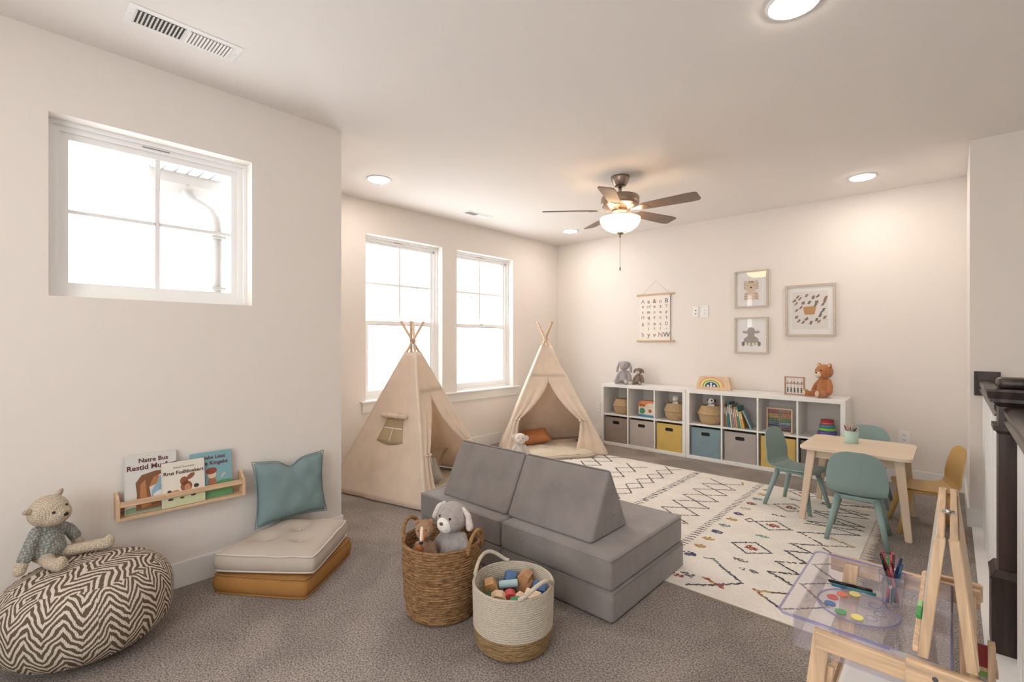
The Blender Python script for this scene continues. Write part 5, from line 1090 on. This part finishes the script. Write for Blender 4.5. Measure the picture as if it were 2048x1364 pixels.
def chair(label, x, y, rz, col, z0=.0065):
    """child chair facing local +Y"""
    m = mat('chair_plastic_'+col, col, .42, bump=.04, bscale=400); t = thing('kids_chair', label, 'chair', (x, y, z0), rz, 'plastic chairs around the play table')
    # profile from front lip to back top: (y, z, halfwidth)
    pf = [(.158, .288, .10), (.162, .300, .125), (.150, .307, .140), (.10, .306, .150), (.02, .300, .152), (-.06, .299, .150), (-.11, .304, .153), (-.142, .320, .158), (-.160, .350, .163), (-.170, .395, .166), (-.178, .45, .162), (-.186, .50, .153), (-.193, .545, .138), (-.198, .575, .116), (-.201, .592, .080), (-.202, .600, .045)]
    pts = []
    for a, b in zip(pf, pf[1:]):
        for q in range(3): f = q/3; pts.append(tuple(a[i]*(1-f)+b[i]*f for i in range(3)))
    pts.append(pf[-1]); n = 20; bm = B(); g = []
    for yy, zz, hw in pts:
        row = []
        up = min(1, max(0, (zz-.31)/.1))
        for i in range(n+1):
            u = 2*i/n-1; dish = .016*(u*u); 
            row.append(bm.verts.new((hw*u, yy+(dish*.9*up*(hw/.15)**2), zz+dish*(1-up)*.7)))
        g.append(row)
    for a, b in zip(g, g[1:]):
        for i in range(n): bm.faces.new([a[i], a[i+1], b[i+1], b[i]])
    o = obj('seat_shell', bm, m, t, smooth=True); s = o.modifiers.new('thick', 'SOLIDIFY'); s.thickness = .008; s.offset = 0; s2 = o.modifiers.new('round', 'BEVEL'); s2.width = .0025; s2.segments = 2; s2.limit_method = 'ANGLE'
    bm = B()
    for yy in (-.10, .10):
        prism(bm, [(-.115, .285), (-.10, .262), (-.06, .276), (.06, .276), (.10, .262), (.115, .285), (.10, .297), (-.10, .297)], yy-.014, yy+.014, 'y')
    box(bm, -.11, -.09, -.09, .09, .275, .296); box(bm, .09, .11, -.09, .09, .275, .296); bevel(bm, .004, 2); soft(obj('under_frame', bm, m, t))
    for sx in (-1, 1):
        for sy, fy in ((-1, -.175), (1, .165)):
            bm = B(); cone(bm, (sx*.162, fy, 0), (sx*.102, sy*.10, .285), .0135, .0205, 16); ball(bm, (sx*.102, sy*.10, .281), .0206, 12); obj('leg', bm, m, t)
    return t
GT = '#86a09b'
chair('teal plastic child chair left of the table facing right', -.905, 4.325, -PI/2-.22, GT)
chair('teal plastic child chair nearest the camera with its back to us', -.462, 3.925, math.radians(3), GT)
chair('teal plastic child chair at the far side of the table facing us', -.53, 4.855, PI, GT, 0.0)
chair('mustard yellow plastic child chair at the right end of the table', -.145, 4.395, PI/2+.25, '#c79a48', 0.0)
# pencil cup
t = thing('pencil_cup', 'mint green cup of coloured pencils on the play table', 'cup', (-.565, 4.44, TZ)); cupc = (-.565, 4.44)
bm = B(); lathe(bm, [(.0, 0), (.042, 0), (.044, .003), (.045, .094), (.042, .094), (.041, .004), (0, .004)], 36, closed=True); obj('cup_body', bm, mat('mint_ceramic', '#b4d2c2', .35), t)
pc = ['#2f4a2c', '#3a3550', '#6a6fa8', '#c9b889', '#b98b3a', '#a8433c', '#d0605a', '#44302c', '#7a5a96', '#33503a', '#8a6a4a', '#d98f95', '#2a3a5a']
nmp = ['dark green', 'dusky indigo', 'periwinkle', 'natural', 'ochre', 'brick red', 'coral', 'dark brown', 'purple', 'forest green', 'tan brown', 'pink', 'navy']
for i, c in enumerate(pc):
    a = 2*PI*i/13+.3; r = .012+.02*(i % 3)/2; o0 = Vector((.018*math.cos(a+2.4), .018*math.sin(a+2.4), .004)); o1 = Vector((r*1.35*math.cos(a), r*1.35*math.sin(a), .095)); dr = (o1-o0).normalized(); L = .125+.010*((i*5) % 4)
    t = thing('colouring_pencil', '%s pencil standing in the mint green cup' % nmp[i], 'pencil', (cupc[0]+o0.x, cupc[1]+o0.y, TZ+.0045), 0, 'pencils in the mint cup', rot=dr.to_track_quat('Z', 'Y').to_euler())
    bm = B(); cone(bm, (0, 0, 0), (0, 0, L-.012), .0034, n=6); obj('shaft', bm, mat('pencil_'+c, c, .4), t)
    bm = B(); cone(bm, (0, 0, L-.012), (0, 0, L-.003), .0034, .001, n=6); obj('wood_tip', bm, mat('pencil_wood', '#d9b98c', .6), t)
    bm = B(); cone(bm, (0, 0, L-.003), (0, 0, L), .001, .0002, n=6); obj('lead', bm, mat('pencil_'+c, c), t)
# ================================================================== art table with easel, right foreground
M_tub = clear('clear_acrylic', '#fcfbfd', .10, .05, '#e9e6ee', dens=.07); M_rim = clear('acrylic_rim', '#e6e5f6', .2, .08, '#b4b2e0', dens=.22)
RZ = .51
t = thing('art_table', 'pale pine art table with a clear tub top and a folding easel on it', 'table', (-.15, 1.86, 0)); ox, oy = -.15, 1.86
def ab(bm, x0, x1, y0, y1, z0, z1): box(bm, x0-ox, x1-ox, y0-oy, y1-oy, z0, z1)
bm = B(); ab(bm, -.285, .14, 1.570, 1.592, RZ-.058, RZ-.012); bevel(bm, .003, 2); obj('side_rail', bm, M_pineh, t)
bm = B(); ab(bm, -.338, .068, 2.150, 2.172, RZ-.058, RZ); bevel(bm, .003, 2); obj('side_rail', bm, M_pineh, t)
bm = B(); ab(bm, -.086, .15, 1.545, 1.570, RZ-.045, RZ+.012); bevel(bm, .003, 2); obj('easel_bracket', bm, M_pineh, t)
bm = B(); ab(bm, -.075, .074, 2.172, 2.195, RZ-.045, RZ+.012); bevel(bm, .006, 2); obj('easel_bracket', bm, M_pineh, t)
bm = B(); cone(bm, (-.03-ox, 1.543-oy, RZ-.012), (-.03-ox, 1.546-oy, RZ-.012), .006, n=14); obj('bolt', bm, mat('bolt_grey', '#7a7c80', .3, metal=.8), t)
# legs (L-shaped pairs of boards), stretchers
for lx, ly, s in ((-.272, 1.592, -1), (.035, 1.592, 1), (-.272, 2.150, -1), (.035, 2.150, 1)):
    bm = B(); yy = (ly, ly+.018) if ly < 1.9 else (ly-.018, ly)
    q_ = -.055 if s < 0 else .008; a = [(lx-.02, RZ-.015), (lx+.022, RZ-.015), (lx+q_+.022, 0), (lx+q_-.02, 0)]
    prism(bm, [(p_[0]-ox, p_[1]) for p_ in a], yy[0]-oy, yy[1]-oy, 'y'); bevel(bm, .002, 1)
    lo = obj('leg', bm, M_pine, t)
    bm = B(); y2 = (ly+.018, ly+.045) if ly < 1.9 else (ly-.045, ly-.018)
    q_ = -.045 if s < 0 else -.01; a = [(lx-.02, RZ-.12), (lx-.004, RZ-.12), (lx+q_-.004, 0), (lx+q_-.02, 0)]
    prism(bm, [(p_[0]-ox+.03, p_[1]) for p_ in a], y2[0]-oy, y2[1]-oy, 'y'); bevel(bm, .002, 1); obj('leg_return', bm, M_pine, lo)
bm = B(); ab(bm, -.30, -.285, 1.61, 2.132, .18, .22); obj('stretcher', bm, M_pine, t)
# clear tub
tx0, tx1, ty0, ty1, zb = -.345, .0, 1.598, 2.140, .425
def tubbox(bm, x0, x1, y0, y1, z0, z1, th=.003):
    ab(bm, x0, x1, y0, y1, z0, z0+th); ab(bm, x0, x0+th, y0, y1, z0+th, z1); ab(bm, x1-th, x1, y0, y1, z0+th, z1); ab(bm, x0+th, x1-th, y0, y0+th, z0+th, z1); ab(bm, x0+th, x1-th, y1-th, y1, z0+th, z1)
bm = B(); tubbox(bm, tx0, tx1, ty0, ty1, zb-.004, RZ); tb = obj('clear_tub', bm, M_tub, t)
bm = B(); ab(bm, -.382, tx0, ty0, ty1, RZ, RZ+.003); obj('tub_lip', bm, M_tub, tb); bm = B(); ab(bm, tx0, -.10, ty0-.003, ty0+.001, RZ, RZ+.003); ab(bm, tx0, -.10, ty1-.001, ty1+.003, RZ, RZ+.003)
tube(bm, [(-.12-ox, ty0-.006-oy, RZ), (-.37-ox, ty0-.006-oy, RZ), (-.385-ox, ty0+.012-oy, RZ), (-.385-ox, ty1-.012-oy, RZ), (-.37-ox, ty1+.006-oy, RZ), (-.12-ox, ty1+.006-oy, RZ)], .0035, 8); obj('tub_rim', bm, M_rim, tb)
bm = B(); tube(bm, [(tx1-ox, ty0-oy, zb), (tx1-ox, ty0-oy, RZ), (tx1-ox, ty1-oy, RZ), (tx1-ox, ty1-oy, zb)], .003, 8); obj('tub_edge', bm, M_rim, tb)
# easel: two hinged frames
def leg4(bm, x0, z0, x1, z1, y, wx=.0105, wy=.012):
    a = [bm.verts.new((x0+sx*wx-ox, y+sy*wy-oy, z0)) for sx, sy in ((-1, -1), (1, -1), (1, 1), (-1, 1))]; b = [bm.verts.new((x1+sx*wx-ox, y+sy*wy-oy, z1)) for sx, sy in ((-1, -1), (1, -1), (1, 1), (-1, 1))]
    bm.faces.new(a[::-1]); bm.faces.new(b); [bm.faces.new([a[i], a[(i+1) % 4], b[(i+1) % 4], b[i]]) for i in range(4)]
for s, xb, xt, nm in ((-1, -.054, -.0215, 'left'), (1, .036, .004, 'right')):
    bm = B(); leg4(bm, xb, RZ+.01, xt, .828, 1.595); leg4(bm, xb, RZ+.01, xt, .828, 2.145)
    box(bm, xt-.008-ox, xt+.008-ox, 1.606-oy, 2.134-oy, .800, .828); f_ = (.0)
    box(bm, xb-.006-ox+.002, xb+.010-ox, 1.606-oy, 2.134-oy, RZ+.012, RZ+.045); bevel(bm, .002, 1); fr1 = obj('easel_frame', bm, mat('easel_pine', '#dfb98f', .5, var=.30, vscale=9, stretch=(7, .5, .5)), t)
    bm = B(); k = .0095*s
    q = [(xb+k-ox*1+s*.0, RZ+.02), (xb+k+.003-ox, RZ+.02), (xt+k+.003-ox, .81), (xt+k-ox, .81)]
    prism(bm, q, 1.59-oy, 2.15-oy, 'y'); obj('whiteboard' if s < 0 else 'chalkboard', bm, mat('board_white', '#f1efee', .25) if s < 0 else mat('board_back', '#d9bb92', .5), fr1)
bm = B(); box(bm, -.075-ox, -.063-ox, 1.60-oy, 2.14-oy, RZ+.012, RZ+.026); bevel(bm, .002, 1); obj('board_ledge', bm, M_pine, t)
bm = B(); cone(bm, (-.022-ox, 1.85-oy, .831), (.006-ox, 1.85-oy, .831), .004, n=10); box(bm, -.020-ox, -.004-ox, 1.83-oy, 1.87-oy, .8285, .8305); box(bm, -.002-ox, .010-ox, 1.835-oy, 1.865-oy, .8285, .8305); obj('hinge', bm, mat('steel', '#b9b6b3', .25, metal=1), t)
# end rack with red panel
bm = B(); prism(bm, [(2.02-oy, .25), (2.06-oy, .25), (2.075-oy, .28), (2.075-oy, .385), (2.06-oy, .405), (2.02-oy, .405)], .080-ox, .096-ox, 'x'); bevel(bm, .002, 1)
obj('rack_end', bm, M_pine, t)
bm = B(); ab(bm, .048, .080, 2.055, 2.062, .318, .385); obj('red_panel', bm, mat('red_paint', '#8e1b1f', .4), t)
bm = B(); ab(bm, .048, .080, 2.055, 2.064, .306, .318); r1 = obj('rack_strip', bm, M_pine, t)
bm = B(); ab(bm, .048, .080, 2.055, 2.063, .290, .306); obj('green_strip', bm, mat('green_paint', '#6f9e45', .5), t)
bm = B(); ab(bm, .052, .104, 2.064, 2.150, .29, .31); obj('rack_board', bm, M_pine, t)
# things in and on the tub
zt = zb+.0002
t = thing('paint_palette', 'clear kidney-shaped palette with round colour wells in the tub', 'palette', (-.232, 1.955, zt))
C0 = (-.232, 1.955)
def kid(sc=1, n=64):
    pts = []
    for i in range(n):
        a = 2*PI*i/n; r = 1-.26*math.exp(-((a-math.radians(38))/.28)**2); pts.append((sc*r*.112*math.cos(a), sc*r*.118*math.sin(a)))
    c, s = math.cos(-.1), math.sin(-.1); return [(x*c-y*s, x*s+y*c) for x, y in pts]
bm = B(); prism(bm, kid(), .003, .0055); obj('palette_body', bm, M_tub, t)
bm = B(); tube(bm, [(x, y, .0045) for x, y in kid(1.0)], .0032, 7, cyc=True); obj('palette_rim', bm, M_rim, t)
for nm, c, x, y in (('red_paint', '#d13b3f', -.304, 1.968), ('orange_paint', '#ee6c37', -.283, 2.012), ('yellow_paint', '#ead96a', -.250, 2.044), ('blue_paint', '#2668b0', -.303, 1.914), ('green_paint', '#229a55', -.268, 1.879), ('lemon_paint', '#efe15a', -.224, 1.877)):
    bm = B(); prism(bm, ell(x-C0[0], y-C0[1], .0165, .0185, 24), .0056, .0078); obj(nm, bm, mat('wet_'+c, c, .25), t)
for x, y in ((-.190, 1.903), (-.191, 2.000), (-.172, 1.95)):
    bm = B(); tube(bm, [(x-C0[0]+.016*math.cos(a), y-C0[1]+.018*math.sin(a), .0062) for a in [2*PI*k/24 for k in range(24)]], .0012, 6, cyc=True); obj('empty_well', bm, M_rim, t)
def pen(label, a, b, col, cap, r=.0055, grp='felt pens', capL=.35):
    a, b = Vector(a), Vector(b); d_ = b-a; L = d_.length; t = thing('felt_pen', label, 'pen', a, 0, grp, rot=d_.to_track_quat('Z', 'Y').to_euler())
    bm = B(); cone(bm, (0, 0, 0), (0, 0, L*(1-capL)), r*.92, n=14); obj('barrel', bm, mat('pen_'+col, col, .35), t)
    bm = B(); cone(bm, (0, 0, L*(1-capL)), (0, 0, L-.006), r, n=14); cone(bm, (0, 0, L-.006), (0, 0, L), r, r*.6, 14); obj('cap', bm, mat('pen_'+cap, cap, .35), t); return t
t = pen('black marker with a clear cap lying at the back of the tub', (-.207, 2.112, zt+.0058), (-.338, 2.096, zt+.0058), '#1a1718', '#121012', .0056, 'pens lying in the tub', .62)
t = pen('teal green felt pen lying next to the black marker', (-.195, 2.088, zt+.0056), (-.325, 2.071, zt+.0056), '#27857f', '#1f7390', .0055, 'pens lying in the tub', .35)
ccx, ccy = -.150, 2.062
t = thing('clear_cup', 'clear plastic cup of coloured felt pens standing in the tub', 'cup', (ccx, ccy, zt))
bm = B(); lathe(bm, [(0, 0), (.028, 0), (.036, .102), (.0345, .102), (.0265, .003), (0, .003)], 32, closed=True); cb = obj('cup_body', bm, M_tub, t)
bm = B(); tube(bm, [(.0355*math.cos(a), .0355*math.sin(a), .103) for a in [2*PI*k/32 for k in range(32)]], .001, 6, cyc=True); obj('cup_rim', bm, M_rim, cb)
rt, fw_ = Vector((.735, .678, 0)), Vector((-.678, .735, 0))
for i, (lab, c, cap_, x0, x1, L, dy) in enumerate((('black', '#1d1a1c', '#151214', .010, -.042, .175, .0), ('dark red', '#b03840', '#a02c35', .014, -.030, .178, .007), ('green', '#2a8a52', '#2c9150', -.004, -.006, .148, .012), ('maroon', '#5d1f28', '#50161f', -.010, .004, .165, -.004), ('bright red', '#cf3630', '#c62f2b', -.014, .010, .168, .008), ('pale yellow', '#e8cf86', '#e8c86a', -.002, .018, .160, .014), ('navy', '#1c2b58', '#16244c', -.012, .034, .158, -.002), ('blue', '#2b549e', '#244a92', -.016, .038, .152, .006), ('deep teal', '#1f5d78', '#1f5470', -.008, .030, .140, -.010), ('rose', '#c05a66', '#b34c5a', .018, -.014, .135, -.008))):
    a = Vector((ccx, ccy, zt+.007))+rt*x0+fw_*dy*.5; e = Vector((ccx, ccy, zt+.007))+rt*x1*.92+fw_*dy; e.z += math.sqrt(max(.001, L*L-(x1-x0)**2)); 
    pen('%s felt pen standing in the clear cup' % lab, a, e, c, cap_, .0042, 'felt pens in the clear cup')
t = thing('plastic_clip', 'bright green clip on the ledge of the easel', 'clip', (-.069, 1.80, RZ+.0265))
bm = B(); box(bm, -.0062, .0055, -.035, .02, 0, .014); bevel(bm, .003, 2); obj('clip_body', bm, mat('clip_green', '#1f9a3a', .4), t)
bm = B(); box(bm, -.0055, .005, .0205, .075, 0, .008); bevel(bm, .002, 1); obj('pale_end', bm, mat('clip_pale', '#8fdc7a', .4), t)
t = thing('white_bench', 'white rounded bench tucked under the art table', 'bench', (-.08, 1.84, 0))
bm = rbox(-.175, .075, -.17, .19, .24, .30, .02, 4); soft(obj('seat', bm, mat('bench_white', '#efece8', .4), t))
for sx in (-.14, .045):
    bm = B(); box(bm, sx-.015, sx+.015, -.12, .16, 0, .241); bevel(bm, .004, 2); obj('side_leg', bm, mat('bench_white', '#efece8'), t)
